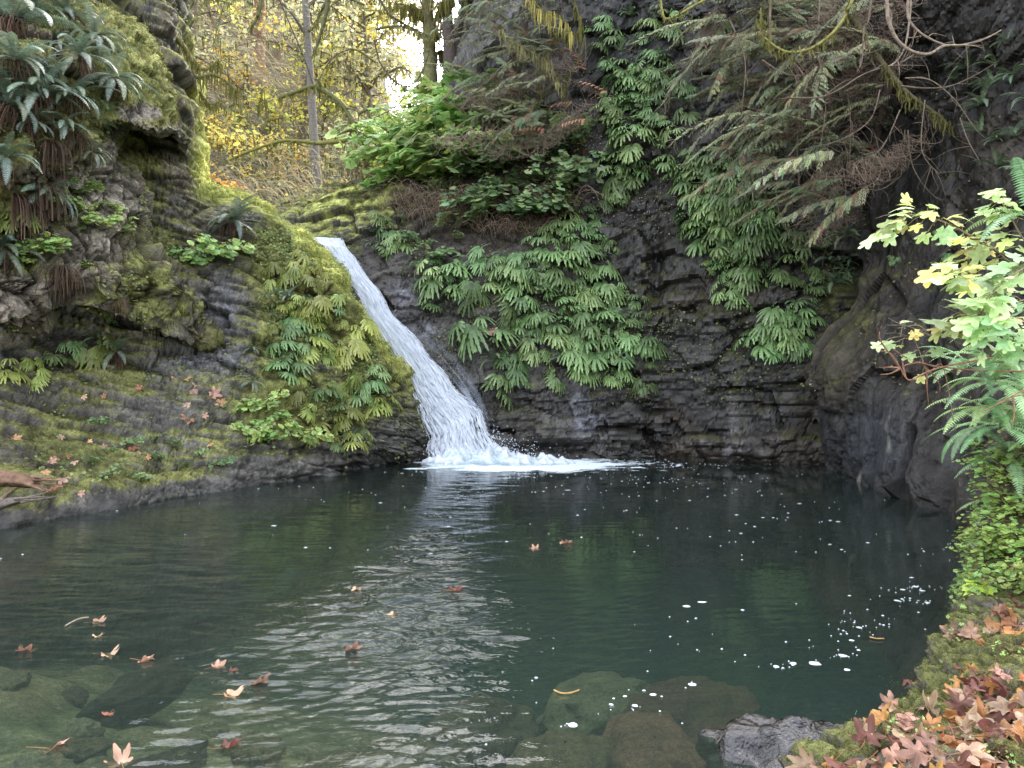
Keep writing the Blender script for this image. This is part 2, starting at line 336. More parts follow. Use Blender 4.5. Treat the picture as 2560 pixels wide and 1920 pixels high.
def paintA(p, X, Y, n, cav, i):
    v, gap, v2, gap2 = i; f1 = fbm(p*1.4, 4, 70); f2 = fbm(p*7, 3, 71)
    c = lerp(np.array([.055, .045, .032]), tan*.85, np.clip(.35+.8*f1+.4*(v-.5), 0, 1))
    tn = gb(X, Y, 108, 215, 26, 60)+gb(X, Y, 10, 300, 40, 30)+.7*gb(X, Y, 130, 105, 25, 14)+.5*gb(X, Y, 70, 175, 25, 30)
    c = lerp(c, tan*1.15*(1+.4*f2)[:, None], np.clip(tn, 0, .85)); c = lerp(c, brown, .55*ss(.0, .5, fbm(p*1.1, 3, 72)))
    m = .52+.6*fbm(p*1.5, 4, 73)+.35*f2+.3*n[:, 2]-.6*tn+.35*gb(X, Y, 60, 120, 70, 90)
    m = ss(.3, .7, m); mc = lerp(moss_o*.95, moss_o*1.75, np.clip(.5+f2+.5*f1, 0, 1)); mc = lerp(mc, moss_d, .6*ss(0.05, .5, -f1))
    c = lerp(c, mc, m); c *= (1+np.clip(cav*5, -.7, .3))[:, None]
    return c, .1*(1-m), m
rock_piece('mossy_bluff', At, 330, 260, dispA, paintA)
# ---- overhanging mossy dome on the bluff
Dt = []
for y, xs, Ys in ((128, (55, 85, 118, 140, 158, 170), (11.2, 11.5, 12.0, 12.6, 12.8, 12.9)), (132, (50, 82, 117, 140, 160, 176), (10.5, 10.7, 10.9, 11.3, 11.6, 11.9)), (112, (50, 80, 115, 140, 158, 174), (10.3, 10.45, 10.75, 11.15, 11.5, 11.9)),
                  (85, (48, 78, 110, 135, 153, 166), (10.35, 10.5, 10.75, 11.1, 11.5, 11.9)), (58, (45, 75, 105, 130, 146, 155), (10.5, 10.6, 10.85, 11.2, 11.5, 12.0)), (30, (42, 70, 100, 122, 136, 146), (10.75, 10.85, 11.05, 11.4, 11.7, 12.2)),
                  (8, (38, 62, 85, 102, 112, 119), (11.2, 11.3, 11.5, 11.8, 12.1, 12.5)), (-12, (20, 40, 60, 72, 82, 90), (12, 12.1, 12.3, 12.6, 12.9, 13.2))):
    yo = (0, 0, -8, -3, 0, 1) if y in (128, 132) else (0,)*6
    r = [P(x, y+o_, Y) for x, o_, Y in zip(xs, yo, Ys)]; r.append(r[-1]+np.array([-.3, 1.1, -.1])); Dt.append(r)
Dt.append([q+np.array([-.3, 2.0, -.2]) for q in Dt[-1]])
def dispD(p, X, Y, n):
    h, i = rocky(p, RA, (.9, .9, .7), .14, .02, .22, .05, 23, .11, .9)
    h = h*.8+.16*np.abs(fbm(p*2.6, 3, 79))+.05*np.abs(fbm(p*7, 2, 80)); return h, i
def paintD(p, X, Y, n, cav, i):
    f1 = fbm(p*1.4, 4, 81); f2 = fbm(p*7, 3, 82)
    c = lerp(tan*.6, tan*1.2, np.clip(.5+.8*f1, 0, 1))
    m = ss(.2, .55, .75+.3*f1+.2*f2-1.2*gb(X, Y, 140, 112, 18, 9)-.6*ss(118, 132, Y)); mc = lerp(moss_o*1.1, moss_o*2.1, np.clip(.45+.9*f2+.4*f1+.35*n[:, 2], 0, 1))
    c = lerp(c, mc, m)*(1+np.clip(cav*5, -.7, .3))[:, None]; return c, 0*X, m
rock_piece('mossy_overhang', np.array(Dt), 200, 200, dispD, paintD)
# ---- chute and the back wall
Ct = {270: [(470, 16), (400, 16.3), (335, 16.6), (285, 17.0), (250, 17.6), (226, 18.4), (214, 19.4), (210, 20.6)],
 310: [(469, 15.9), (400, 16.2), (338, 16.5), (285, 16.9), (248, 17.4), (224, 18.2), (206, 19.2), (199, 20.5)],
 345: [(467, 15.8), (403, 16.15), (348, 16.45), (296, 16.85), (252, 17.4), (222, 18.1), (196, 19.1), (184, 20.5)],
 385: [(464, 15.7), (408, 16.05), (358, 16.35), (308, 16.75), (262, 17.25), (228, 17.9), (192, 18.8), (168, 20.4)],
 430: [(460, 15.6), (418, 15.85), (372, 16.1), (322, 16.55), (272, 17.1), (225, 17.8), (172, 18.8), (118, 20.6)],
 462: [(458, 15.65), (420, 15.85), (370, 16.05), (320, 16.45), (270, 16.95), (215, 17.6), (145, 18.6), (50, 20.4)],
 500: [(458, 15.75), (415, 15.95), (362, 16.1), (310, 16.45), (257, 16.95), (198, 17.6), (112, 18.5), (-60, 19.6)],
 555: [(457, 15.9), (410, 16.0), (360, 16.1), (310, 16.4), (250, 16.9), (180, 17.5), (90, 18.1), (-80, 18.8)],
 610: [(456, 16.1), (405, 16.1), (355, 16.2), (300, 16.5), (230, 16.9), (150, 17.3), (60, 17.6), (-80, 17.8)],
 660: [(457, 15.9), (405, 15.9), (350, 16.0), (290, 16.2), (215, 16.5), (130, 16.7), (40, 16.8), (-80, 16.6)],
 720: [(460, 15.4), (405, 15.5), (350, 15.5), (285, 15.6), (205, 15.7), (115, 15.6), (30, 15.4), (-90, 15.0)],
 780: [(462, 15.05), (405, 15.0), (345, 15.0), (280, 15.0), (200, 14.9), (110, 14.7), (20, 14.4), (-90, 14.0)],
 830: [(465, 14.6), (405, 14.6), (345, 14.6), (280, 14.6), (200, 14.5), (110, 14.3), (20, 14.0), (-90, 13.6)],
 890: [(468, 14.3), (405, 14.3), (345, 14.3), (280, 14.3), (200, 14.2), (110, 14.0), (20, 13.7), (-90, 13.3)]}
Cc = []
for px_, rows in Ct.items():
    b = P(px_, *rows[0]); b[2] = 0; c = [b+np.array([0, -.8, -2.6]), b+np.array([0, -.1, -.35]), b]+[P(px_, *r) for r in rows[1:]]
    t = c[-1]; hi = 12*ss(445, 500, px_)
    c += [t+np.array([0, .8, .4+hi*.45]), t+np.array([0, 2.5, .3+hi])]; Cc.append(c)
Cc = np.array(Cc).transpose(1, 0, 2)
RC = rot(-4, 5)
def dispC(p, X, Y, n):
    h, i = rocky(p, RC, (1.9, 1.6, .9), .24, .022, .26, .06, 33, .08, .6)
    h = h+.06*strata(p, RC, .085, 38)*ss(200, 290, Y)
    soft = gb(X, Y, 430, 330, 90, 90)                # smooth water-worn chute
    h *= 1-.6*soft; h += ss(230, 120, Y)*.10*fbm(p*np.array([2.5, 2.5, .6]), 4, 312)
    h += .45*gb(X, Y, 545, 430, 34, 22)+.35*gb(X, Y, 620, 395, 40, 40)+.3*gb(X, Y, 500, 300, 60, 60)+.4*gb(X, Y, 690, 440, 40, 22)+.4*gb(X, Y, 770, 440, 40, 25)
    h -= .35*gb(X, Y, 655, 408, 14, 7)+.3*gb(X, Y, 560, 447, 40, 7)+.25*gb(X, Y, 655, 270, 6, 40)
    h += .25*np.abs(fbm(p*2.4, 3, 84))*gb(X, Y, 740, 445, 70, 26)
    return h, i
def paintC(p, X, Y, n, cav, i):
    v, gap, v2, gap2 = i; f1 = fbm(p*1.2, 4, 90); f2 = fbm(p*6, 3, 91); lam = strata(p, RC, .04, 92)
    stk = fbm(p*np.array([3.2, 3.2, .35]), 4, 93)     # water stains run down the wall
    c = lerp(slate*.45, slate_l*.72, np.clip(.32+.5*f1+.3*(v2-.5)+.22*lam, 0, 1))
    c = lerp(c, slate*.5, .75*ss(-.05, .4, stk)); c = lerp(c, brown*1.1, .55*ss(.05, .45, fbm(p*.9, 3, 94))*ss(560, 640, X))
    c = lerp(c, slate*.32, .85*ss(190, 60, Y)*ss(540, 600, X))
    pale = gb(X, Y, 745, 440, 55, 26)*ss(-.1, .5, fbm(p*np.array([5, 5, 1.2]), 3, 95)); c = lerp(c, np.array([.34, .3, .29]), .8*pale)
    pale2 = gb(X, Y, 578, 405, 10, 26)+.8*gb(X, Y, 590, 425, 16, 10)+.7*gb(X, Y, 405, 300, 12, 14)+.6*gb(X, Y, 425, 330, 16, 8); c = lerp(c, np.array([.3, .3, .36]), .75*np.clip(pale2*(.6+1.2*f2), 0, 1))
    m = .12+.5*fbm(p*1.3, 4, 96)+.3*f2+.45*n[:, 2]+.75*gb(X, Y, 350, 205, 70, 26)+.4*gb(X, Y, 600, 320, 60, 50)+.35*gb(X, Y, 850, 330, 50, 60)-.7*gb(X, Y, 430, 350, 40, 90)-1.0*ss(.5, 0, p[:, 2])
    m -= .35*ss(150, 30, Y)
    m = ss(.35, .75, m); mc = lerp(moss_d, moss_o, np.clip(.5+f2, 0, 1)); mc = lerp(mc, moss_b*1.5, np.clip(1.3*gb(X, Y, 350, 205, 70, 26), 0, 1)*ss(-.4, .2, lam+f2))
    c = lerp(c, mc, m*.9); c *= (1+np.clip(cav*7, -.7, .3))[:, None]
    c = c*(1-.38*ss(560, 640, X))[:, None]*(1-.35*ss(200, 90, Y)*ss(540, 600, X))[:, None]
    soil = gb(X, Y, 470, 190, 90, 80); c = lerp(c, brown*.6, .7*soil)
    return c, (.55+.3*ss(-.2, .3, stk))*(1-m)*(1-soil), m
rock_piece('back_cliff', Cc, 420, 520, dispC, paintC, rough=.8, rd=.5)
# ---- bulging dark cliff on the right
xs_ = {463: (829, 470)}
rowsD = [  # y, [(px, py, Y) ...] left edge to right
 [(829, 470, 13.86), (850, 478, 12.83), (880, 491, 11.45), (907, 499, 10.74), (935, 506, 10.19), (962, 515, 9.56), (992, 530, 8.66), (1060, 540, 8.15), (1160, 550, 7.7)],
 [(815, 418, 13.6), (838, 420, 12.7), (880, 420, 11.6), (909, 420, 11.1), (936, 425, 10.7), (965, 425, 10.0), (1000, 425, 9.3), (1062, 425, 8.8), (1160, 425, 8.4)],
 [(812, 370, 13.5), (836, 370, 12.7), (880, 370, 11.75), (912, 370, 11.25), (940, 370, 10.9), (968, 370, 10.4), (1003, 370, 9.8), (1065, 370, 9.3), (1160, 370, 8.9)],
 [(829, 332, 13.5), (850, 330, 12.8), (885, 330, 12.0), (915, 330, 11.5), (942, 330, 11.2), (970, 330, 10.7), (1004, 330, 10.2), (1065, 330, 9.6), (1160, 330, 9.2)],
 [(857, 287, 13.6), (872, 285, 13.1), (900, 285, 12.5), (922, 285, 12.0), (948, 285, 11.6), (975, 285, 11.1), (1006, 285, 10.6), (1066, 285, 10), (1160, 285, 9.5)],
 [(868, 200, 13.9), (880, 200, 13.5), (905, 200, 12.9), (928, 200, 12.3), (952, 200, 11.9), (978, 200, 11.4), (1010, 200, 10.8), (1068, 200, 10.2), (1160, 200, 9.7)],
 [(878, 100, 14), (889, 100, 13.6), (912, 100, 13), (932, 100, 12.4), (956, 100, 11.9), (982, 100, 11.4), (1012, 100, 10.8), (1070, 100, 10.2), (1160, 100, 9.6)],
 [(872, 0, 13.8), (886, 0, 13.3), (910, 0, 12.7), (932, 0, 12.1), (956, 0, 11.6), (982, 0, 11.1), (1012, 0, 10.5), (1070, 0, 9.9), (1160, 0, 9.2)],
 [(872, -110, 13.5), (886, -110, 13), (910, -110, 12.4), (932, -110, 11.8), (956, -110, 11.3), (982, -110, 10.8), (1012, -110, 10.2), (1070, -110, 9.6), (1160, -110, 9)]]
Rr = [[P(*q) for q in r] for r in rowsD]
for q in Rr[0]: q[2] = 0
Rr = [[q+np.array([-.6, -.6, -2.6]) for q in Rr[0]], [q+np.array([-.05, -.05, -.3]) for q in Rr[0]]]+Rr
Rr.append([q+np.array([.4, .6, 3.0]) for q in Rr[-1]]); Rr.append([q+np.array([1.5, 1.5, 4.0]) for q in Rr[-1]])
Rr = np.array([[r[0]+np.array([.9, 2.2, 0]), r[0]+np.array([.25, .7, 0])]+r for r in Rr])
RD = rot(0, 62)
def dispR(p, X, Y, n):
    h, i = rocky(p, RD, (1.5, 1.1, .5), .13, .03, .3, .06, 43, .09, .8)
    h *= 1-.75*gb(X, Y, 868, 450, 55, 75)
    h -= .4*gb(X, Y, 908-(Y-450)*.12, Y, 4, 1)*ss(420, 440, Y)+.55*gb(X, Y, 964, 455, 6, 34)+.3*gb(X, Y, 930, 380, 10, 40)
    h += .35*gb(X, Y, 937, 480, 16, 40)+.25*gb(X, Y, 985, 460, 12, 50)
    h += .06*fbm(p*np.array([4, 4, .5]), 3, 99); return h, i
def paintR(p, X, Y, n, cav, i):
    v, gap, v2, gap2 = i; f1 = fbm(p*1.2, 4, 100); f2 = fbm(p*6, 3, 101); stk = fbm(p*np.array([4.5, 4.5, .4]), 4, 102)
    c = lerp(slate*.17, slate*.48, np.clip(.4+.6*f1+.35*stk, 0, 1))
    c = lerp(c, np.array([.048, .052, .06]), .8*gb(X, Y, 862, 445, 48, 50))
    vein = np.exp(-((X-(892-(Y-430)*.06+4*f2))/1.0)**2)*ss(380, 395, Y)*ss(486, 470, Y)*ss(-.1, .3, vnoise(p*np.array([1, 1, 3.]), 5)); vein = vein+.7*np.exp(-((X-(857+6*f1-(Y-430)*.03))/1.1)**2)*ss(350, 420, Y)*ss(-.1, .4, vnoise(p*np.array([1, 1, 2.]), 6))
    c = lerp(c, np.array([.38, .36, .30]), np.clip(vein, 0, .8))
    c = lerp(c, np.array([.062, .046, .025]), np.clip(.85*gb(X, Y, 835, 345, 26, 60)*ss(-.4, .3, stk+.3), 0, 1)); c = lerp(c, brown*.8, .5*ss(0, .4, f1)*ss(430, 330, Y))
    m = ss(.4, .8, .2+.5*fbm(p*1.4, 4, 103)+.3*f2+.4*n[:, 2]+.35*gb(X, Y, 845, 330, 30, 50)-.6*ss(400, 440, Y)-.3*ss(150, 50, Y))
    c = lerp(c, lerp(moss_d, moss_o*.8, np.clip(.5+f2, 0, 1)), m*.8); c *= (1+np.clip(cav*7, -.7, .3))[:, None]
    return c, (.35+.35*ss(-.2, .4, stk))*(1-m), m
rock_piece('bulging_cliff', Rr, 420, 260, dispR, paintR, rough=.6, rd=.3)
# ---- near right bank
sh = [(985, 525), (977, 545), (972, 579), (967, 611), (944, 643), (924, 668), (900, 706), (866, 740), (834, 760), (784, 793), (710, 838), (600, 900)]
En = []
for k, (a, b) in enumerate(sh):
    w = W(a, b); e = float(ss(3.4, 1.8, np.array(k)))
    d = np.array([1, -.08, 0])*e+np.array([.74, -.67, 0])*(1-e)
    prof = [(-.9, -1.6), (-.15, -.45), (0, -.02), (.06, .17), (.22, .24), (.5, .30), (.95, .40), (1.6, .55), (2.6, .85)]
    prE = [(-.9, -1.6), (-.1, -.4), (0, -.02), (.1, .38), (.22, .85), (.42, 1.45), (.8, 2.1), (1.4, 2.85), (2.4, 3.7)]
    En.append([w+d*(q[0]*(1-e)+r[0]*e)+np.array([0, 0, q[1]*(1-e)+r[1]*e]) for q, r in zip(prof, prE)])
En = np.array(En).transpose(1, 0, 2)
RE = rot(12, -16)
def dispE(p, X, Y, n):
    h, i = rocky(p, RE, (.45, .45, .16), .075, .02, .10, .03, 53, .035, 1.6)
    h += .05*np.abs(fbm(p*5, 3, 85)); h *= ss(-1.0, -.1, p[:, 2]); return h, i
def paintE(p, X, Y, n, cav, i):
    v, gap, v2, gap2 = i; f1 = fbm(p*2.5, 4, 110); f2 = fbm(p*14, 3, 111); lam = strata(p, RE, .02, 112)
    c = lerp(slate*.7, slate_l*1.0, np.clip(.4+.6*f1+.4*lam, 0, 1))*np.array([1.03, 1, .9])
    m = ss(.3, .62, .36+.6*fbm(p*2.6, 4, 113)+.3*f2+.35*n[:, 2]-1.2*(1-ss(.02, .14, p[:, 2])))
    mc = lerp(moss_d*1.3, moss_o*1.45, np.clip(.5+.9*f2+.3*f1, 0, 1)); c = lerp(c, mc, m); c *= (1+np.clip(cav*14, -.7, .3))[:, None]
    return c, .35*(1-m)+.4*(1-ss(0, .15, p[:, 2])), m
rock_piece('near_bank', En, 300, 560, dispE, paintE, rock_material('near_rock', 1.8, .6), rough=.35, rd=.2)
# ---- pool bed
xb, yb = np.meshgrid(np.linspace(-11, 9, 160), np.linspace(-1, 18, 150))
G = np.stack([xb, yb, -.30-.36*np.clip(yb-3.2-.55*np.clip(-xb-.3, 0, 4), 0, 4.6)-.04*np.clip(yb, 0, 3)], 2)
def dispBed(p, X, Y, n):
    v, gap, off = voro(p*np.array([1.3, 1.3, .6])+.2*fbm(p*2, 2, 7)[:, None], 61)
    h = .16*(v-.3)*ss(0, .35, gap)+.12*fbm(p*.8, 3, 120)+.03*fbm(p*5, 3, 121); return h, (v, gap)
def paintBed(p, X, Y, n, cav, i):
    v, gap = i; f = fbm(p*1.1, 4, 122); c = lerp(np.array([.25, .265, .17]), np.array([.21, .17, .115]), np.clip(v*.9+.6*f, 0, 1)); c = lerp(c, np.array([.06, .075, .04]), ss(.2, 0, gap)*.7)
    d = ss(-.9, -2.2, p[:, 2]); c = lerp(c, np.array([.018, .045, .042]), d); return c, 0*v, 0*v  # darker, greener deep bed stands in for light absorbed by the water
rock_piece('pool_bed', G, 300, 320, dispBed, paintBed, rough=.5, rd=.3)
# ---- wooded hillside behind
u_, v_ = np.meshgrid(np.linspace(-1.25, .5, 60), np.linspace(0, 1, 50)); yb = 19.2+v_*60; xb = u_*yb
nz = .40*(yb-19.2)+.0068*(yb-19.2)**2; notch = np.exp(-((u_+.113)/.075)**4)
zb = 4.6+nz*(1-.60*notch)+1.6*np.clip(-u_-.45, 0, 1)*(yb-18)*.4-.9*np.exp(-((u_+.27)/.05)**2)*np.exp(-(yb-19)/6)
def dispH(p, X, Y, n): return .9*fbm(p*.25, 4, 130)*ss(19, 24, p[:, 1])+.25*fbm(p*1.2, 3, 131), None
def paintH(p, X, Y, n, cav, i):
    f = fbm(p*.5, 4, 132); f2 = fbm(p*2.5, 3, 133); c = lerp(np.array([.06, .048, .03]), np.array([.13, .11, .06]), np.clip(.5+.8*f+.4*f2, 0, 1))
    c = lerp(c, np.array([.08, .09, .025]), ss(0, .4, fbm(p*.4, 3, 134))); return c, 0*f, 0*f
rock_piece('hillside', np.stack([xb, yb, zb], 2), 260, 300, dispH, paintH, rough=.3, rd=.3)
# ---------------------------------------------------------------- ray casting for planting
bpy.context.view_layer.update()
BV = {}
for o in ROCKS:
    V = np.empty(len(o.data.vertices)*3, np.float32); o.data.vertices.foreach_get('co', V); Qd = np.empty(len(o.data.polygons)*4, np.int32)
    o.data.polygons.foreach_get('vertices', Qd)
    BV[o.name] = BVHTree.FromPolygons(V.reshape(-1, 3).tolist(), Qd.reshape(-1, 4).tolist())
def hit(px, py, only=None):
    d = Vector(((px-CX)/F_, 1, (HZ-py)/F_)); l = d.length; best = None; o0 = Vector((0, 0, CAMH))
    for k, b in BV.items():
        if only and k not in only: continue
        h = b.ray_cast(o0, d/l, 200)
        if h[0] is not None and (best is None or h[3] < best[3]): best = (h[0], h[1], k, h[3])
    if best is None: return None
    n = best[1] if best[1].dot(d) < 0 else -best[1]
    return np.array(best[0]), np.array(n), best[2]
def down(x, y, only=None, z0=30):
    best = None
    for k, b in BV.items():
        if only and k not in only: continue
        h = b.ray_cast(Vector((x, y, z0)), Vector((0, 0, -1)), 80)
        if h[0] is not None and (best is None or h[0].z > best[0].z): best = (h[0], h[1], k)
    return None if best is None else (np.array(best[0]), np.array(best[1] if best[1].z > 0 else -best[1]), best[2])
# ---------------------------------------------------------------- pool water
FB = np.array([-.72, 15.0])                 # foot of the fall on the water
def waves(x, y):
    p = np.stack([x, y, 0*x], -1)
    r = np.hypot(x-FB[0], (y-FB[1])); wr = .9*fbm(p*.6, 3, 140)+.25*fbm(p*2.1, 2, 141)
    s = (x-FB[0])/np.maximum(15.4-y, .6); lane = np.exp(-((s+.02)/.085)**2)
    near = ss(7.0, 4.2, y)*np.exp(-((x+.5)/1.15)**2)
    leftw = ss(-1.0, -3.5, x)*.45
    amp = .11+2.1*lane*ss(3.4, 5.5, y)+1.25*near+leftw+.25*ss(3, 0, r)
    amp *= .55+.75*np.clip(fbm(p*.7, 3, 142)+.45, 0, 1.3)
    h = 0
    q0 = np.random.default_rng(3)
    for j in range(14):
        lam = (.55, .42, .34, .29, .25, .22, .195, .175, .155, .14, .125, .11, .10, .09)[j]; th_ = q0.normal(0, .42); k = 2*np.pi/lam; d = (x-FB[0])*np.sin(th_)*.9-(y-FB[1])*np.cos(th_)
        ph = k*(d*.75+.25*r)+2.2*fbm(p*(.8/lam**.6), 2, 143+j)+q0.uniform(0, 6); sv = np.sin(ph); h = h+.0085*(lam/.3)**.8*np.where(lam > .19, 1-.65*ss(7.5, 4.4, y), 1+.5*ss(7.5, 4.4, y))*(.55*sv+.45*(1-2*np.abs(np.sin(ph*.5))**.8))*np.clip(.25+1.3*vnoise(p*np.array([.9, 1.6, 1])/lam**.5*.9, 170+j), 0, 1.2)
    h = h*.75*1.0+.006*fbm(p*np.array([2.2, 4.5, 1]), 4, 144)
    return h*amp, amp
ny, nx = 620, 560
Yr = 1.3*(17.6/1.3)**np.linspace(0, 1, ny); U = np.linspace(-.98, .86, nx)
gx = U[None, :]*Yr[:, None]; gx = np.where(np.abs(gx) < 0, gx, gx); gy = np.repeat(Yr[:, None], nx, 1)
hw, amp = waves(gx.ravel(), gy.ravel())
p2 = np.stack([gx.ravel(), gy.ravel(), 0*gx.ravel()], 1)
r = np.hypot((p2[:, 0]-FB[0]-.8)/2.3, (p2[:, 1]-FB[1]+.35)/1.25); sp = fbm(p2*np.array([2.2, 4, 1]), 4, 150)
foam = ss(1.15, .45, r+.45*sp)
r2 = np.hypot((p2[:, 0]-FB[0]-1.9)/3.6, (p2[:, 1]-FB[1]+.4)/1.7); foam = np.maximum(foam, .75*ss(.95, .5, r2+.9*np.abs(fbm(p2*np.array([4, 8, 1]), 3, 151)))*ss(-.1, .35, fbm(p2*np.array([6, 14, 1]), 3, 152)))
hw = hw+.03*foam*np.abs(fbm(p2*np.array([6, 9, 1]), 3, 153))+.10*np.exp(-((p2[:, 0]-FB[0]-.15)/.7)**2-((p2[:, 1]-FB[1])/.25)**2)
mb = MB(); rr, cc = np.meshgrid(np.arange(ny-1), np.arange(nx-1), indexing='ij'); a = (rr*nx+cc).ravel()
mb.add(np.stack([gx.ravel(), gy.ravel(), hw], 1), np.stack([a, a+1, a+nx+1, a+nx], 1), None, (1, 1, 1))
me = mb.mesh('pool_water'); floatattr(me, 'foam', foam); floatattr(me, 'amp', amp)
m, N, L = mat('water')
tc = N('ShaderNodeTexCoord'); mp = N('ShaderNodeMapping'); mp.inputs['Scale'].default_value = (1, 2.0, 1); L(tc.outputs['Object'], mp.inputs[0])
n1 = N('ShaderNodeTexNoise'); n1.inputs['Scale'].default_value = 10; n1.inputs['Detail'].default_value = 3; L(mp.outputs[0], n1.inputs['Vector'])
am = N('ShaderNodeAttribute', attribute_name='amp'); ms_ = N('ShaderNodeMath', operation='MULTIPLY'); L(am.outputs['Fac'], ms_.inputs[0]); ms_.inputs[1].default_value = .38
bp = N('ShaderNodeBump'); bp.inputs['Distance'].default_value = .022; L(ms_.outputs[0], bp.inputs['Strength']); L(n1.outputs['Fac'], bp.inputs['Height'])
fr = N('ShaderNodeFresnel'); fr.inputs['IOR'].default_value = 1.333; L(bp.outputs[0], fr.inputs['Normal'])
gl = N('ShaderNodeBsdfGlossy'); gl.inputs['Roughness'].default_value = .02; gl.inputs['Color'].default_value = (1, 1, 1, 1); L(bp.outputs[0], gl.inputs['Normal'])
tr = N('ShaderNodeBsdfTransparent'); tr.inputs['Color'].default_value = (.74, .82, .68, 1)
df = N('ShaderNodeBsdfDiffuse'); df.inputs['Color'].default_value = (.045, .066, .055, 1)
m1 = N('ShaderNodeMixShader'); m1.inputs[0].default_value = .28; L(tr.outputs[0], m1.inputs[1]); L(df.outputs[0], m1.inputs[2])
m2 = N('ShaderNodeMixShader'); L(fr.outputs[0], m2.inputs[0]); L(m1.outputs[0], m2.inputs[1]); L(gl.outputs[0], m2.inputs[2])
fo = N('ShaderNodeAttribute', attribute_name='foam'); n3 = N('ShaderNodeTexNoise'); n3.inputs['Scale'].default_value = 22; n3.inputs['Detail'].default_value = 4; L(mp.outputs[0], n3.inputs['Vector'])
ad = N('ShaderNodeMath', operation='ADD'); L(fo.outputs['Fac'], ad.inputs[0]); L(n3.outputs['Fac'], ad.inputs[1])
rm = N('ShaderNodeMapRange'); rm.inputs[1].default_value = .82; rm.inputs[2].default_value = 1.15; L(ad.outputs[0], rm.inputs[0])
dw = N('ShaderNodeBsdfDiffuse'); dw.inputs['Color'].default_value = (.78, .86, .9, 1)
m3 = N('ShaderNodeMixShader'); L(rm.outputs[0], m3.inputs[0]); L(m2.outputs[0], m3.inputs[1]); L(dw.outputs[0], m3.inputs[2])
ou = N('ShaderNodeOutputMaterial'); L(m3.outputs[0], ou.inputs[0])
tag(link('pool_water', me, m), kind='structure')
# ---------------------------------------------------------------- waterfall
Lf = np.array([(296, 236, 18.9), (308, 238, 17.2), (326, 246, 16.3), (346, 274, 16.05), (370, 315, 15.9), (398, 361, 15.75), (418, 403, 15.55), (432, 436, 15.3), (437, 462, 15.05)], float)
Rf = np.array([(328, 236, 19.2), (340, 239, 17.6), (346, 248, 16.75), (365, 276, 16.5), (393, 314, 16.25), (426, 353, 16.05), (454, 388, 15.8), (478, 416, 15.55), (497, 459, 15.1)], float)
def fallpt(u, v):                            # u across, v down; bulges towards the viewer mid way across
    i = np.clip(v*8, 0, 7.999); k = i.astype(int); t = (i-k)[..., None]
    l = Lf[k]*(1-t)+Lf[k+1]*t; r = Rf[k]*(1-t)+Rf[k+1]*t
    wl_ = 1.3*np.sin(v*23+1)*np.sin(v*9)+1.1*np.sin(v*57+2); wr_ = 1.8*np.sin(v*19+4)*np.sin(v*7+2)+1.4*np.sin(v*47); l = l+0; r = r+0; l[..., 0] += wl_*ss(.15, .4, v); r[..., 0] += wr_*ss(.15, .4, v)
    q = l*(1-u[..., None])+r*u[..., None]; Y = q[..., 2]-.16*np.sin(np.pi*np.clip(u, 0, 1))*(.4+.6*v)
    return np.stack([(q[..., 0]-CX)/F_*Y, Y, CAMH+(HZ-q[..., 1])/F_*Y], -1)
m, N, L = mat('falling_water')
at = N('ShaderNodeAttribute', attribute_name='Col'); d = N('ShaderNodeBsdfDiffuse'); L(at.outputs['Color'], d.inputs['Color']); t_ = N('ShaderNodeBsdfTranslucent'); L(at.outputs['Color'], t_.inputs['Color'])
g_ = N('ShaderNodeBsdfGlossy'); g_.inputs['Roughness'].default_value = .25
x1 = N('ShaderNodeMixShader'); x1.inputs[0].default_value = .3; L(d.outputs[0], x1.inputs[1]); L(t_.outputs[0], x1.inputs[2])
x2 = N('ShaderNodeMixShader'); x2.inputs[0].default_value = .06; L(x1.outputs[0], x2.inputs[1]); L(g_.outputs[0], x2.inputs[2])
al = N('ShaderNodeAttribute', attribute_name='alpha'); tp = N('ShaderNodeBsdfTransparent'); x3 = N('ShaderNodeMixShader'); L(al.outputs['Fac'], x3.inputs[0]); L(tp.outputs[0], x3.inputs[1]); L(x2.outputs[0], x3.inputs[2])
ou = N('ShaderNodeOutputMaterial'); L(x3.outputs[0], ou.inputs[0]); M_fall = m
fall = tag(empty('waterfall', tuple(fallpt(np.array(.5), np.array(1.0)))), 'white waterfall sliding down the dark rock chute into the pool', 'waterfall')
def at_parent(o, par): o.parent = par; o.matrix_parent_inverse = Matrix.Translation(par.location).inverted(); return o
nu, nv = 90, 260; uu, vv = np.meshgrid(np.linspace(-.04, 1.06, nu), np.linspace(0, 1, nv)); B = fallpt(uu, vv)
tex = fbm(np.stack([uu*9, vv*7, 0*uu], -1).reshape(-1, 3), 4, 160).reshape(nv, nu); tex2 = fbm(np.stack([uu*20, vv*22, 0*uu], -1).reshape(-1, 3), 3, 161).reshape(nv, nu)
B[..., 1] -= .16*tex+.09*tex2
sh_ = np.clip(.66+.6*tex+.3*tex2, .15, 1); C = np.array([.6, .66, .76])+(np.array([.92, .94, .97])-np.array([.6, .66, .76]))*sh_[..., None]
e = np.minimum(uu+.04, 1.06-uu); alp = ss(0, .2, e+.2*tex2+.14*tex-.03)*(.62+.38*ss(-.3, .25, tex2+tex)); alp = alp*ss(0, .05, vv)
mb = MB(); rr, cc = np.meshgrid(np.arange(nv-1), np.arange(nu-1), indexing='ij'); a = (rr*nu+cc).ravel()
mb.add(B.reshape(-1, 3), np.stack([a, a+1, a+nu+1, a+nu], 1), None, C.reshape(-1, 3)); me = mb.mesh('water_sheet'); floatattr(me, 'alpha', alp)
at_parent(link('water_sheet', me, M_fall), fall)
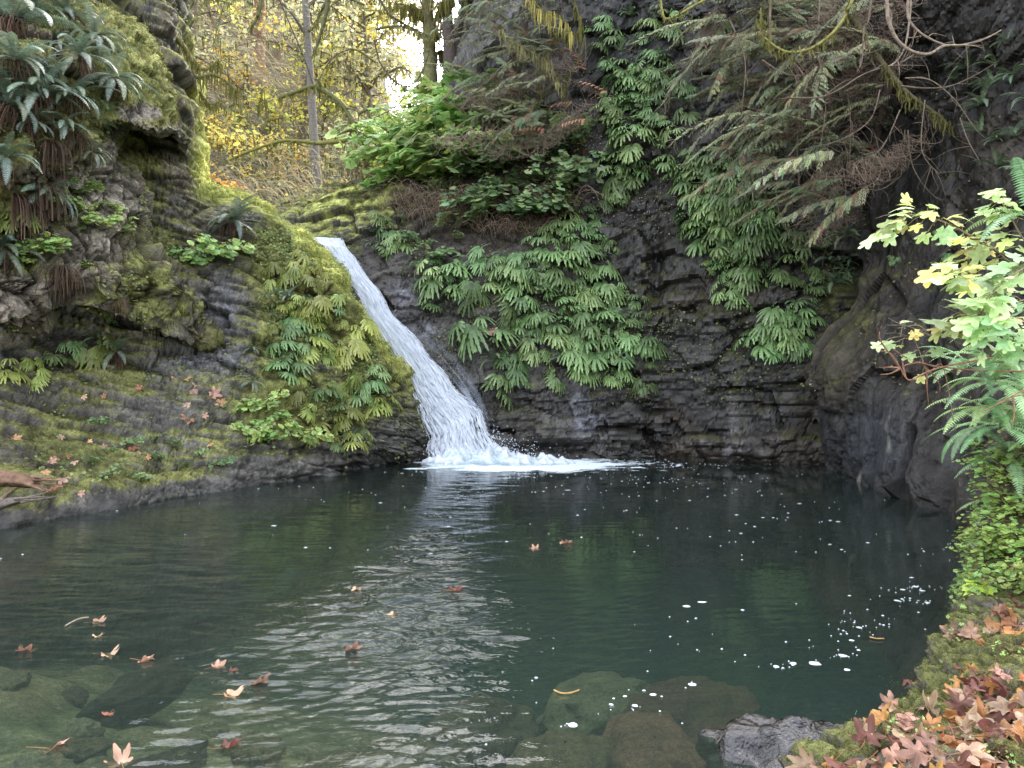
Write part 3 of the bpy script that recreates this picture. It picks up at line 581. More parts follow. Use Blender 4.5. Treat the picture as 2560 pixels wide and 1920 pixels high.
def streaks(n, lo, hi, w0, w1, out, cm, umin=-.02, umax=1.02):
    u0 = rng.uniform(umin, umax, n); v0 = rng.uniform(0, .97, n); ln = rng.uniform(lo, hi, n); K = 6
    t = np.linspace(0, 1, K)[None, :]; v = np.clip(v0[:, None]+ln[:, None]*t, 0, 1); u = u0[:, None]+rng.normal(0, .010, (n, K)).cumsum(1)*.6
    q = fallpt(u, v); q[..., 1] -= (rng.uniform(0, 1, n)**2*out)[:, None]*(.3+v0[:, None]); 
    w = (rng.uniform(w0, w1, n)[:, None]*np.sin(np.pi*np.clip(t, .06, .94))**.7)
    S = np.zeros_like(q); S[..., 0] = w*.9; S[..., 2] = w*.25; S[..., 1] = w*rng.uniform(-.4, .4, n)[:, None]
    return q, S, cm*rng.uniform(.72, 1.0, n)[:, None]
nu, nv = 40, 120; uu, vv = np.meshgrid(np.linspace(0, 1, nu), np.linspace(0, 1, nv)); VL = np.array([(420, 338, 16.05), (446, 372, 15.98), (470, 405, 15.85), (489, 440, 15.6)], float); VR = np.array([(424, 330, 16.1), (462, 362, 15.98), (487, 398, 15.85), (496, 440, 15.6)], float)
l = cr(VL, nv, 0)[:, None]; r = cr(VR, nv, 0)[:, None]; q = l*(1-uu[..., None])+r*uu[..., None]; f = fbm(np.stack([uu*7+vv*2, vv*3, 0*uu], -1).reshape(-1, 3), 4, 165).reshape(nv, nu); q[..., 2] -= .28+.06*f
B = np.stack([(q[..., 0]-CX)/F_*q[..., 2], q[..., 2], CAMH+(HZ-q[..., 1])/F_*q[..., 2]], -1); mb = MB(); rr, cc = np.meshgrid(np.arange(nv-1), np.arange(nu-1), indexing='ij'); a = (rr*nu+cc).ravel()
mb.add(B.reshape(-1, 3), np.stack([a, a+1, a+nu+1, a+nu], 1), None, (.55, .62, .75)); me = mb.mesh('thin_veil'); floatattr(me, 'alpha', np.clip(.55*ss(-.3, .5, f)*(1-uu)**1.0*np.sin(np.pi*np.clip(vv, 0, 1))**.6, 0, .8)); at_parent(link('thin_veil', me, M_fall), fall)
mb = MB(); q, S, c = streaks(6500, .010, .042, .004, .012, .22, np.array([.86, .9, .97])); mb.strips(q, S, c)
q, S, c = streaks(450, .006, .024, .004, .010, .10, np.array([.34, .4, .52])); mb.strips(q, S, c)
q, S, c = streaks(420, .008, .035, .003, .007, .2, np.array([.85, .9, .97]), -.10, .0); mb.strips(q, S, c); q, S, c = streaks(420, .008, .03, .003, .008, .2, np.array([.85, .9, .97]), 1.0, 1.09); mb.strips(q, S, c)
me = mb.mesh('water_strands'); floatattr(me, 'alpha', np.full(mb.n, .8)); at_parent(link('water_strands', me, M_fall), fall)
# droplets thrown up where it lands
oc = np.array([[1, 0, 0], [-1, 0, 0], [0, 1, 0], [0, -1, 0], [0, 0, 1], [0, 0, -1]], float); of = np.array([[0, 2, 4], [2, 1, 4], [1, 3, 4], [3, 0, 4], [2, 0, 5], [1, 2, 5], [3, 1, 5], [0, 3, 5]])
def blobs(mb, c, r, colr, sq=1.0):
    n = len(c); V = c[:, None]+oc[None]*(r[:, None, None]*np.array([1, 1, sq])); T = (of[None]+np.arange(n)[:, None, None]*6).reshape(-1, 3); mb.add(V.reshape(-1, 3), None, T, np.repeat(np.broadcast_to(colr, (n, 3)), 6, 0))
mb = MB(); n = 1500; th = rng.uniform(0, 2*np.pi, n); rad = np.abs(rng.normal(0, .55, n)); c = np.stack([FB[0]+.35+rad*np.cos(th)*1.2, FB[1]-.02+rad*np.sin(th)*.4, np.abs(rng.normal(0, .28, n))*np.exp(-rad*.6)], 1); blobs(mb, c, rng.uniform(.004, .013, n), (.85, .9, .96))
n = 420; v = rng.uniform(.1, 1, n); u = np.where(rng.random(n) < .5, rng.normal(-.05, .04, n), rng.normal(1.05, .05, n)); c = fallpt(u, v); c[:, 1] -= rng.uniform(0, .25, n); blobs(mb, c, rng.uniform(.004, .010, n), (.85, .9, .96))
me = mb.mesh('spray', False); floatattr(me, 'alpha', np.full(mb.n, .85)); at_parent(link('spray', me, M_fall), fall)
# churned foam mound at the foot
nu, nv = 150, 60; uu, vv = np.meshgrid(np.linspace(-1, 1, nu), np.linspace(-1, 1, nv)); x = FB[0]+.45+uu*1.6; y = FB[1]-.15+vv*.55
q = np.stack([x, y, 0*x], -1).reshape(-1, 3); f = fbm(q*7, 4, 170).reshape(nv, nu); f0 = fbm(q*2.5, 3, 171).reshape(nv, nu); env = np.clip(1-(uu+.15*f0)**2-vv**2, 0, 1)
z = -.03+.34*env**.8*(.45+.55*np.exp(-((uu+.2)/.4)**2))*(1+.6*f0)+.22*f*env**.5
mb = MB(); rr, cc = np.meshgrid(np.arange(nv-1), np.arange(nu-1), indexing='ij'); a = (rr*nu+cc).ravel()
mb.add(np.stack([x, y, z], -1), np.stack([a, a+1, a+nu+1, a+nu], 1), None, (np.array([.5, .6, .64])+np.array([.34, .28, .28])*np.clip(.55+1.3*f, 0, 1)[..., None]).reshape(-1, 3)); me = mb.mesh('foam_mound'); floatattr(me, 'alpha', np.clip(ss(.05, .5, env+.5*f), 0, 1)); at_parent(link('foam_mound', me, M_fall), fall)
# ---------------------------------------------------------------- plant building blocks (local frame: -Y outwards, Z up)
R_ = lambda a, b, n=None: rng.uniform(a, b, n)
def nrm(v): return v/(np.linalg.norm(v, axis=-1, keepdims=True)+1e-9)
def fans(mb, st, hubs, d, length, nfing, c0, c1, spread=112, droop=.62, hw=.088):
    for h, dd, l in zip(hubs, d, length):
        s = nrm(np.cross(dd, np.array([0, 0, 1.]))); up = nrm(np.cross(s, dd)); n = int(nfing+rng.integers(-1, 2))
        ph = np.radians(np.linspace(-spread, spread, n)+rng.normal(0, 5, n)); di = np.cos(ph)[:, None]*dd+np.sin(ph)[:, None]*s
        ln = l*(.62+.38*np.cos(ph*.75))*R_(.85, 1.12, n); t = np.linspace(0, 1, 12)
        Pt = h+di[:, None]*(ln[:, None]*t)[..., None]; Pt[..., 2] += ln[:, None]*(.22*np.sin(t*np.pi*.6)-droop*t**2)*R_(.7, 1.3, n)[:, None]
        w = hw*1.12*l*np.array([.3, .55, .95, .62, 1.05, .66, 1.05, .62, .95, .5, .7, .15]); S = np.cross(di, up)[:, None]*w[None, :, None]; S = S+up*.0
        k = R_(.75, 1.2, (n, 1, 1)); cc = (c0+(c1-c0)*np.linspace(0, 1, 12)[None, :, None])*k
        mb.strips(Pt, S, cc)
def stalks(mb, a, b, r, c, sag=.15, N=6):
    a = np.broadcast_to(a, b.shape); t = np.linspace(0, 1, N)[None, :, None]; q = a[:, None]*(1-t)+b[:, None]*t; L = np.linalg.norm(b-a, axis=1)
    q[..., 2] += np.sin(np.pi*t[..., 0])*sag*L[:, None]; mb.tubes(q, r, c, 4)
def fan_fern(seed, nf=8, size=1.0, c0=(.05, .10, .04), c1=(.165, .27, .125)):
    global rng; keep = rng; rng = np.random.default_rng(seed)
    f = MB(); s = MB(); az = np.radians(np.linspace(-80, 80, nf)+rng.normal(0, 12, nf)); el = np.radians(R_(-35, 50, nf)); L = R_(.12, .34, nf)*size
    d = np.stack([np.sin(az)*np.cos(el), -np.cos(az)*np.cos(el), np.sin(el)], 1); hubs = d*L[:, None]
    dd = np.stack([np.sin(az), -np.cos(az), R_(-1.3, -.35, nf)], 1); dd = nrm(dd)
    fans(f, None, hubs, dd, R_(.15, .25, nf)*size, 11, np.array(c0), np.array(c1)); stalks(s, np.zeros(3), hubs, .003, (.03, .018, .012))
    rng = keep; return f, s
def frond(mb, a0, az, el, L, npin, pw, c, bend=1.1, pinl=.11, back=.25, twist=None):
    N = 14; t = np.linspace(0, 1, N); e = el-bend*t**1.2; st = L/(N-1)
    dx = np.stack([np.sin(az)*np.cos(e), -np.cos(az)*np.cos(e), np.sin(e)], 1); q = a0+np.concatenate([[np.zeros(3)], np.cumsum(dx[:-1]*st, 0)])
    s = np.array([np.cos(az), np.sin(az), 0.]); 
    if twist is not None: s = nrm(s+np.array([0, 0, twist]))
    mb.strips(q[None], (s*np.linspace(.006, .002, N)[:, None]*L)[None], np.array([c])*.6)
    tp = np.linspace(.12, .99, npin); i = tp*(N-1); i0 = np.clip(i.astype(int), 0, N-2); f = (i-i0)[:, None]; b = q[i0]*(1-f)+q[i0+1]*f; tg = nrm(q[i0+1]-q[i0]); up = nrm(np.cross(s[None], tg))
    pl = pinl*L*np.clip(np.sin(np.pi*(tp*.86+.12)), .08, 1)**.75*R_(.85, 1.1, npin)
    for sg in (-1, 1):
        d = nrm(sg*s[None]+back*tg-.25*abs(1)*np.abs(up)*0-.18*np.array([0, 0, 1.])); tt = np.array([0, .45, 1.])
        Pt = b[:, None]+d[:, None]*(pl[:, None]*tt)[..., None]; Pt[:, 2, 2] -= pl*.18
        wv = pw*L/npin*np.array([.9, 1.0, .12]); S = tg[:, None]*wv[None, :, None]
        mb.strips(Pt, S, np.array(c)*R_(.75, 1.25, (npin, 1))*np.ones(3))
def skirt(mb, n, L, c=(.10, .062, .044), spread=.30):
    az = R_(-1.6, 1.6, n); N = 7; t = np.linspace(0, 1, N); l = L*R_(.5, 1.1, n); o = R_(.03, spread, n)
    Pt = np.zeros((n, N, 3)); k = (1-np.exp(-t*4))[None]; wob = rng.normal(0, .012, (n, N)).cumsum(1)
    Pt[..., 0] = np.sin(az)[:, None]*o[:, None]*k+wob; Pt[..., 1] = -np.abs(np.cos(az))[:, None]*o[:, None]*k-.03; Pt[..., 2] = .04*np.sin(np.pi*t)[None]-l[:, None]*t[None]**1.3
    S = np.zeros_like(Pt); S[..., 0] = R_(.0025, .007, n)[:, None]*np.array([.6, 1, 1, .9, .8, .6, .2]); S[..., 1] = R_(-.006, .006, n)[:, None]
    mb.strips(Pt, S, np.array(c)*R_(.5, 1.6, (n, 1)))
def sword_fern(seed, nf=13, L=.7, c=(.095, .15, .075), dead=50, el=(20, 75), bend=1.5):
    global rng; keep = rng; rng = np.random.default_rng(seed); f = MB(); d = MB()
    for k in range(nf):
        az = np.radians(-105+210*(k+.5)/nf)+rng.normal(0, .15); frond(f, np.array([0, -.03, 0]), az, np.radians(R_(*el)), L*R_(.65, 1.1), 26, .36, np.array(c)*R_(.8, 1.3)*np.array([R_(.9, 1.15), 1, R_(.85, 1.15)]), bend*R_(.8, 1.25))
    if dead: skirt(d, dead, L*.55)
    rng = keep; return f, (d if dead else None)
# lobed leaves
def leaf_template(kind):
    if kind == 'maple':
        tips = [(0, 1.0), (50, .95), (-50, .95), (102, .66), (-102, .66)]; n = 56
        th = np.linspace(-155, 155, n); r = np.full(n, .40)
        for a, l in tips:
            d = np.abs(th-a); r = np.maximum(r, l*np.clip(1-(d/30.), 0, 1)**.55); 
            for o in (-17, 17): r = np.maximum(r, l*.80*np.clip(1-(np.abs(th-a-o)/9.), 0, 1)**.5)
        r = np.maximum(r, .40)
    elif kind == 'thimble':
        n = 22; th = np.linspace(-160, 160, n); r = .62+.2*np.abs(np.cos(np.radians(th)*2.5))**1.0; r *= np.where(np.arange(n) % 2, .93, 1.06)
    else:
        n = 10; th = np.linspace(-165, 165, n); r = np.where(np.arange(n) % 2, 1.0, .62)
    a = np.radians(th); return np.stack([np.sin(a)*r, np.cos(a)*r], 1)
TM = {k: leaf_template(k) for k in ('maple', 'thimble', 'small')}
def leaves(mb, pos, d, nr, size, c, kind='thimble', rings=1, curl=0.0, fold=.18, warp=None, vein=True):
    T = TM[kind]; n = len(T); M = len(pos); s = nrm(np.cross(d, nr)); nr = nrm(np.cross(s, d)); rs = np.linspace(0, 1, rings+1)[1:]
    P2 = np.concatenate([[[0, 0]]]+[T*q for q in rs]); P2 = P2+np.array([0, .30]); rad = np.linalg.norm(P2-np.array([0, .3]), axis=1)
    z = -fold*np.abs(P2[:, 0])+0
    Z = np.broadcast_to(z, (M, len(P2))).copy()
    if np.ndim(curl) or curl: Z = Z+np.reshape(curl, (-1, 1))*rad[None]**2
    if warp is not None: Z = Z+warp
    sz = size[:, None, None]; V = pos[:, None]+sz*(P2[None, :, :1]*s[:, None]+P2[None, :, 1:]*d[:, None]+Z[..., None]*nr[:, None])
    m = len(P2); tri = [[0, 1+j, 2+j] for j in range(n-1)]; quad = []
    for k in range(rings-1):
        b0 = 1+k*n; b1 = b0+n; quad += [[b0+j, b1+j, b1+j+1, b0+j+1] for j in range(n-1)]
    off = np.arange(M)[:, None, None]*m; Tt = (np.array(tri)[None]+off).reshape(-1, 3); Q = (np.array(quad)[None]+off).reshape(-1, 4) if quad else None
    sh_ = np.concatenate([[.82]]+[np.where(np.arange(n) % 1 == 0, .88+.16*q, 1) for q in rs]); 
    mb.add(V.reshape(-1, 3), Q, Tt, (np.asarray(c)[:, None]*sh_[None, :, None]).reshape(-1, 3))
def rib(px, n): return np.array(px)
def spline(pts, n):
    pts = np.asarray(pts, float); return cr(pts, n, 0)
def shrub(seed, nst=9, L=.8, lsz=.085, nl=9, c=(.12, .22, .05), kind='thimble', spread=1.0, upb=.6, cs=(.09, .06, .03)):
    global rng; keep = rng; rng = np.random.default_rng(seed); f = MB(); s = MB()
    for k in range(nst):
        az = R_(-1.5, 1.5)*spread; l = L*R_(.55, 1.15); e = np.array([np.sin(az)*.7*l, -abs(np.cos(az))*.6*l, upb*l*R_(.5, 1.3)]); m_ = e*np.array([.4, .4, .62])
        q = spline([[0, 0, 0], m_, e, e+np.array([e[0]*.25, e[1]*.25, -.08*l])], 10); s.tubes(q[None], np.linspace(.008, .003, 10)[None], np.array(cs), 4)
        i = rng.integers(3, 10, nl); b = q[i]+rng.normal(0, .03, (nl, 3)); a2 = R_(-np.pi, np.pi, nl); pet = R_(.05, .14, nl)
        o = np.stack([np.sin(a2), np.cos(a2)-.35, R_(-.1, .5, nl)], 1); o = nrm(o); ps = b+o*pet[:, None]; s.tubes(np.stack([b, (b+ps)/2+np.array([0, 0, .01]), ps], 1), .0018, np.array(cs)*1.6, 3)
        d = o.copy(); d[:, 2] = R_(-.75, .05, nl); d = nrm(d); nr = np.stack([rng.normal(0, .3, nl), rng.normal(-.35, .3, nl), np.ones(nl)], 1)
        leaves(f, ps, d, nr, lsz*R_(.55, 1.25, nl), np.array(c)*R_(.65, 1.35, (nl, 1))*np.stack([R_(.85, 1.3, nl), np.ones(nl), R_(.7, 1.2, nl)], 1), kind)
    rng = keep; return f, s
def bough(seed, L=1.6, nlat=26, c=(.10, .125, .065), sag=.5, latL=.42, deadp=.1):  # cedar bough running along -X and drooping
    global rng; keep = rng; rng = np.random.default_rng(seed); f = MB(); s = MB(); dd = MB(); N = 16; t = np.linspace(0, 1, N)
    q = np.stack([-L*t, -.12*L*np.sin(t*2), -sag*L*t**1.6], 1)+rng.normal(0, .012, (N, 3)).cumsum(0)*.7; s.tubes(q[None], np.linspace(.012, .003, N)[None]*L/1.6, np.array([.09, .06, .04]), 5)
    for k in range(nlat):
        tt = .08+.92*k/nlat; i = tt*(N-1); i0 = min(int(i), N-2); b = q[i0]+(q[i0+1]-q[i0])*(i-i0); sg = 1 if k % 2 else -1
        l = latL*(1-.55*tt)*R_(.6, 1.2); az = R_(-.5, .5); d = nrm(np.array([-.75+R_(-.2, .2), sg*.55+R_(-.2, .2)-.15, -.35+R_(-.25, .15)])); n = 9; u = np.linspace(0, 1, n)
        Q = b+d*(l*u)[:, None]; Q[:, 2] -= l*.45*u**2; tg = nrm(np.gradient(Q, axis=0)); up = nrm(np.array([0, -.45, 1.])-tg*(tg@np.array([0, -.45, 1.]))[:, None]); sd_ = np.cross(tg, up)
        tgt = dd if rng.random() < deadp else f; cc = np.array([.24, .135, .085]) if tgt is dd else np.array(c)*R_(.65, 1.4)*np.array([R_(.9, 1.25), 1, R_(.8, 1.2)])
        s.tubes(Q[None], .0022, np.array([.1, .075, .045]), 3)
        for side in (-1, 1):
            for rep in range(2):
                base = Q[1:]+tg[1:]*l/n*.5*rep; dl = nrm(side*sd_[1:]*.75+tg[1:]*.8+np.array([0, 0, -.35])+rng.normal(0, .13, (n-1, 3))); ln = l*.34*(1-.6*u[1:])*R_(.7, 1.3, n-1)
                Pt = base[:, None]+dl[:, None]*(ln[:, None]*np.array([0, .5, 1.]))[..., None]; Pt[:, 2, 2] -= ln*.22
                S = nrm(np.cross(dl, up[1:]))[:, None]*(np.array([.35, 1, .25])*.0058)[None, :, None]*(l/.3)**.5; tgt.strips(Pt, S, cc*R_(.75, 1.3, (n-1, 1)))
    for k in range(30):
        i = int(rng.integers(2, N)); e_ = np.array([R_(-.35, .15), R_(-.25, .15), R_(-.6, .1)])*R_(.4, 1.0); s.tubes(spline([q[i], q[i]+e_*.5+rng.normal(0, .05, 3), q[i]+e_], 8)[None], np.linspace(.005, .0015, 8)[None], np.array([.19, .15, .11])*R_(.6, 1.4), 3)
    rng = keep; return f, s, dd
PROTO = {}
def plant(name, mbs, mats, loc, rotz, scale, label, cat, group=None, rot3=None, key=None):
    """mbs: list of (part name, MB or mesh); meshes are shared between copies"""
    o = empty(name, loc); o.rotation_euler = rot3 if rot3 is not None else (0, 0, rotz); o.scale = (scale,)*3; tag(o, label, cat, group)
    for (pn, me), m in zip(mbs, mats): link(pn, me, m, o)
    return o
def bake(parts): return [(n, b.mesh(n) if isinstance(b, MB) else b) for n, b in parts if b is not None and (not isinstance(b, MB) or b.n)]
def yaw(n): return math.atan2(n[0], -n[1])   # turn local -Y to the outward side
M_fan = leaf_material('maidenhair', .3, .42, .45, .42, .022, (1.72, 1.5, 1.3)); M_sword = leaf_material('sword_fern', .25, .38, .6, .25, .012, (1.9, 1.75, 1.85)); M_broad = leaf_material('broad_leaf', .42, .45, .4, .25, .02, (1.95, 1.9, 1.95))
M_gold = leaf_material('golden_leaf', .55, .6, .2, .3, .02, (1.45, 1.5, 1.9)); M_cedar = leaf_material('cedar_spray', .25, .55, .35, .3, .02, (1.95, 1.9, 1.95)); M_moss = leaf_material('moss', .25, .9, .08, 0, 0); M_fall_leaf = leaf_material('fallen_leaf', .25, .5, .35, .3, .01)
M_twig = plain_material('twig', .8, .2, 30, .3)
# ================================================================ planting
def poly(px, py, pts):
    r = False; n = len(pts)
    for i in range(n):
        x1, y1 = pts[i]; x2, y2 = pts[(i+1) % n]
        if (y1 > py) != (y2 > py) and px < (x2-x1)*(py-y1)/(y2-y1)+x1: r = not r
    return r
def spread_in(pts, n, mind):
    xs = [p[0] for p in pts]; ys = [p[1] for p in pts]; out = []; tries = 0
    while len(out) < n and tries < 20000:
        tries += 1; x, y = R_(min(xs), max(xs)), R_(min(ys), max(ys))
        if poly(x, y, pts) and all((x-a)**2+(y-b)**2 > mind**2 for a, b in out): out.append((x, y))
        if tries % 2500 == 0: mind *= .85
    return out
FAN = [bake([('fronds', a), ('stalks', b)]) for a, b in (fan_fern(200+k, 7+k % 3) for k in range(6))]
FANY = [bake([('fronds', a), ('stalks', b)]) for a, b in (fan_fern(230+k, 7+k % 3, 1.0, (.10, .15, .04), (.22, .28, .09)) for k in range(4))]
SW = [bake([('fronds', a), ('dead_fronds', b)]) for a, b in (sword_fern(260+k, 17, .8, (.11, .155, .105), 60, (-10, 70)) for k in range(4))]
SWG = [bake([('fronds', a)]) for a, b in (sword_fern(280+k, 9, .55, (.10, .155, .085), 0) for k in range(4))]
def fern(px, py, size, label, group, lib=FAN, mats=(M_fan, M_bark), only=None, lift=.02, cat='fern', name='maidenhair_fern', jit=.35):
    h = hit(px, py, only)
    if h is None: return None
    if cat == 'fern' and lib is FAN and group and rng.random() < .14: lib, mats, name, size = SWG, (M_sword,), 'sword_fern', size*.8
    p, n, k = h; hz = np.array([n[0], n[1]]); 
    if np.linalg.norm(hz) < .35: hz = np.array([-p[0]*.3, -1.0])
    hz = nrm(hz+.45*nrm(np.array([-p[0], -p[1]])))
    s = size*p[1]/14.0; return plant(name, lib[rng.integers(len(lib))], mats, tuple(p+n*lift), yaw(hz)+rng.normal(0, jit), s*R_(.5, 1.3), label, cat, group, rot3=(rng.normal(0, .22), rng.normal(0, .22), yaw(hz)+rng.normal(0, jit)))
def fern_patch(pts, n, mind, size, label, group, **k):
    for x, y in spread_in(pts, n, mind): fern(x, y, size, label, group, **k)
MF = 'maidenhair_fern'
# ridge beside the fall
fern_patch([(270, 330), (300, 290), (340, 300), (372, 345), (385, 395), (360, 440), (330, 450), (300, 410), (275, 385)], 34, 13, .92, 'light green fern crowding the ridge left of the waterfall', 'ferns on the ridge left of the waterfall', lib=FANY+FAN[:2], only=('rocky_slope',))
fern_patch([(275, 255), (310, 262), (345, 300), (330, 330), (290, 320), (270, 290)], 12, 15, .8, 'small yellow-green fern high on the ridge below the mossy crest', 'ferns under the mossy crest', lib=FANY, only=('rocky_slope',))
for x, y, s in ((8, 372, 1.0), (28, 362, 1.15), (52, 360, 1.1), (70, 352, .95), (88, 345, 1.0), (100, 340, .8), (36, 378, .9)):
    fern(x, y, s*1.0, 'broad fan fern hanging in the row under the overhang at the left', 'ferns under the left overhang', lib=FAN if rng.random() < .6 else FANY, only=('rocky_slope', 'mossy_bluff'))
fern(16, 222, 1.0, 'bright green fan fern on the bluff at the left picture edge', None, lib=FANY, only=('mossy_bluff',)); fern(108, 318, .6, 'little fan fern on the underside lip of the tan rock block', None, only=('mossy_bluff', 'rocky_slope'))
# middle masses
fern_patch([(418, 275), (440, 255), (466, 262), (470, 300), (445, 316), (425, 305)], 12, 12, 1.0, 'green fern in the round clump just right of the falls', 'fern clump just right of the waterfall', only=('back_cliff',))
fern_patch([(490, 275), (530, 250), (560, 215), (598, 212), (612, 245), (600, 290), (625, 300), (598, 330), (566, 362), (530, 352), (505, 318)], 72, 11, .95, 'drooping green fern in the dense drooping mass on the middle of the cliff', 'dense fern mass on the middle cliff', only=('back_cliff',))
fern_patch([(468, 262), (500, 258), (498, 292), (474, 290)], 6, 12, .9, 'drooping green fern in the gap between the round clump and the dense mass', 'ferns between the two clumps', only=('back_cliff',))
fern_patch([(492, 360), (515, 352), (522, 380), (505, 398), (492, 388)], 6, 9, 1.0, 'fern in the small tuft low on the rock right of the fall', 'small low fern tuft', only=('back_cliff',))
fern(478, 338, 1.25, 'single round fern with a pink fallen leaf, close to the falls', None, only=('back_cliff',)); fern(556, 376, .95, 'lone spreading fern low on the wet rock below the dense mass', None, only=('back_cliff',))
fern_patch([(600, 300), (640, 290), (645, 335), (655, 360), (640, 400), (622, 385), (600, 370), (580, 372), (595, 340)], 24, 11, 1.0, 'drooping green fern in the trailing group at the lower right of the dense mass', 'trailing ferns right of the dense mass', only=('back_cliff',))
fern_patch([(608, 190), (635, 130), (640, 165), (628, 205), (605, 210)], 20, 9, .95, 'fern in the narrow upright strip on the dark cliff', 'upright strip of ferns', only=('back_cliff',))
fern_patch([(648, 70), (688, 50), (690, 175), (668, 190), (650, 130)], 16, 12, .8, 'fern on the dark wall between the upright strip and the cedar', 'ferns between the strip and the cedar', only=('back_cliff',))
fern_patch([(580, 30), (640, 5), (690, 10), (660, 55), (600, 70)], 14, 14, .7, 'dim fern at the roof of the dark hollow near the top edge', 'ferns in the dark hollow', only=('back_cliff',))
fern_patch([(770, 240), (830, 230), (825, 300), (780, 290)], 12, 13, .75, 'fern on the shaded wall below the cedar twigs', 'ferns below the cedar twigs', only=('back_cliff', 'bulging_cliff'))
fern_patch([(604, 120), (625, 70), (670, 60), (660, 110), (630, 130), (612, 135)], 30, 10, .8, 'small dim fern high on the shaded black cliff', 'dim ferns high on the cliff', only=('back_cliff',))
fern_patch([(682, 190), (690, 160), (740, 170), (775, 215), (760, 250), (730, 240), (690, 225)], 62, 9, .95, 'drooping green fern in the hanging mass under the cedar boughs', 'fern mass under the cedar boughs', only=('back_cliff',))
fern_patch([(700, 235), (760, 240), (750, 270), (735, 305), (725, 285), (705, 260)], 20, 10, .95, 'fern in the tapering tail below the hanging mass on the dark wall', 'tapering fern tail', only=('back_cliff',))
fern_patch([(750, 335), (790, 305), (818, 310), (815, 345), (790, 355), (760, 350)], 22, 10, .9, 'pale fern in the patch beside the brown bulging rock', 'ferns beside the bulging rock', only=('back_cliff', 'bulging_cliff'))
fern_patch([(828, 235), (850, 215), (856, 250), (846, 290), (832, 285)], 9, 11, .9, 'grey-green fern hanging in the corner above the brown bulge', 'ferns above the bulge', only=('back_cliff', 'bulging_cliff'), lib=SWG, mats=(M_sword,), name='sword_fern')
fern_patch([(955, 70), (1024, 30), (1060, 130), (1030, 210), (985, 160), (950, 110)], 18, 16, .9, 'dim olive fern on the shadowed cliff at the upper right', 'dim ferns at the upper right', only=('bulging_cliff',), lib=SWG, mats=(M_sword,), name='sword_fern')
fern_patch([(870, 270), (960, 210), (1000, 260), (900, 330)], 6, 20, .35, 'tiny fern tuft on the bare dark bulging cliff', 'tiny ferns on the bulging cliff', only=('bulging_cliff',))
# sword ferns with brown skirts on the bluff
for x, y, s, l in ((18, 28, 1.2, 'large sword fern at the top left corner with dead brown skirt'), (55, 40, 1.0, 'sword fern over a brown skirt below the mossy dome edge'), (76, 58, .95, 'upright sword fern with reddish brown dead fronds on the dome'), (12, 62, 1.1, 'blue-grey sword fern at the left edge above another fern'), (40, 78, 1.15, 'broad sword fern in the middle of the bluff with drooping skirt'),
                   (45, 98, 1.1, 'sword fern above the longest dead brown skirt on the bluff'), (8, 108, 1.1, 'silvery sword fern reaching in from the left edge'), (70, 96, .8, 'small sword fern on moss near the hollow'), (112, 82, .75, 'stubby fern crown with a long red-brown skirt beside the overhang'), (10, 160, 1.0, 'sword fern crown with matted dead fronds low on the left edge'), (52, 190, .8, 'spiky sword fern lower on the bluff beside bare tan rock'),
                   (236, 222, .75, 'sword fern with a bushy brown skirt on the ridge'), (254, 384, .7, 'sword fern with hanging rusty skirt at the middle of the ridge'), (288, 300, .6, 'little sword fern among moss on the ridge'), (112, 352, .7, 'arching sword fern with an orange base under the ledge')):
    fern(x, y, s*1.15, l, None, lib=SW, mats=(M_sword, M_dead), only=('mossy_bluff', 'mossy_overhang', 'rocky_slope'), name='sword_fern', lift=.05)
for x, y, s, l in ((30, 12, 1.1, 'sword fern at the top edge left of the mossy dome'), (60, 14, .9, 'grey-green sword fern under the top edge on the bluff'), (92, 40, .8, 'sword fern growing from the thick moss of the dome front'), (25, 88, 1.1, 'wide sword fern between two brown skirts'), (60, 120, .9, 'sword fern hanging over bare roots in the middle of the bluff'), (30, 130, 1.0, 'low sword fern with long pale fronds near the left edge'), (88, 150, .6, 'small sword fern beside the dark hollow'), (10, 250, .8, 'sword fern tuft on the lower bluff at the left edge')): fern(x, y, s*1.1, l, None, lib=SW, mats=(M_sword, M_dead), only=('mossy_bluff', 'mossy_overhang'), name='sword_fern', lift=.08)
fern_patch([(70, 85), (110, 92), (108, 125), (70, 130), (55, 110)], 8, 10, .5, 'small pale fern on the mossy ledge beside the overhang', 'small pale ferns on the bluff', only=('mossy_bluff', 'mossy_overhang'), lib=SWG, mats=(M_sword,), name='sword_fern')
fern_patch([(245, 300), (275, 275), (300, 330), (290, 420), (255, 380)], 9, 16, .45, 'small young fern at the edge where the ridge meets the bare slab', 'young ferns at the slab edge', only=('rocky_slope',), lib=SWG, mats=(M_sword,), name='sword_fern')
for x, y, s, l in ((508, 262, .95, 'sword fern with rusty dead fronds between the green masses'), (620, 318, .7, 'fern with a hanging brown root mat right of the dense mass')): fern(x, y, s, l, None, lib=SW, mats=(M_sword, M_dead), name='sword_fern')
fern(372, 408, .55, 'yellowing single fern frond at the foot of the ridge', None, lib=SWG, mats=(M_sword,), name='sword_fern'); fern(352, 440, .6, 'browning fern low on the ridge end beside the falls', None, lib=SW, mats=(M_sword, M_dead), name='sword_fern')
fern_patch([(340, 160), (385, 165), (380, 195), (330, 185)], 9, 11, .75, 'dark sword fern on the bank behind the top of the falls', 'sword ferns behind the fall top', lib=SWG, mats=(M_sword,), name='sword_fern')
fern_patch([(360, 225), (400, 218), (412, 250), (375, 255)], 9, 10, .65, 'small green fern at the right edge of the chute', 'ferns beside the chute', only=('back_cliff',))
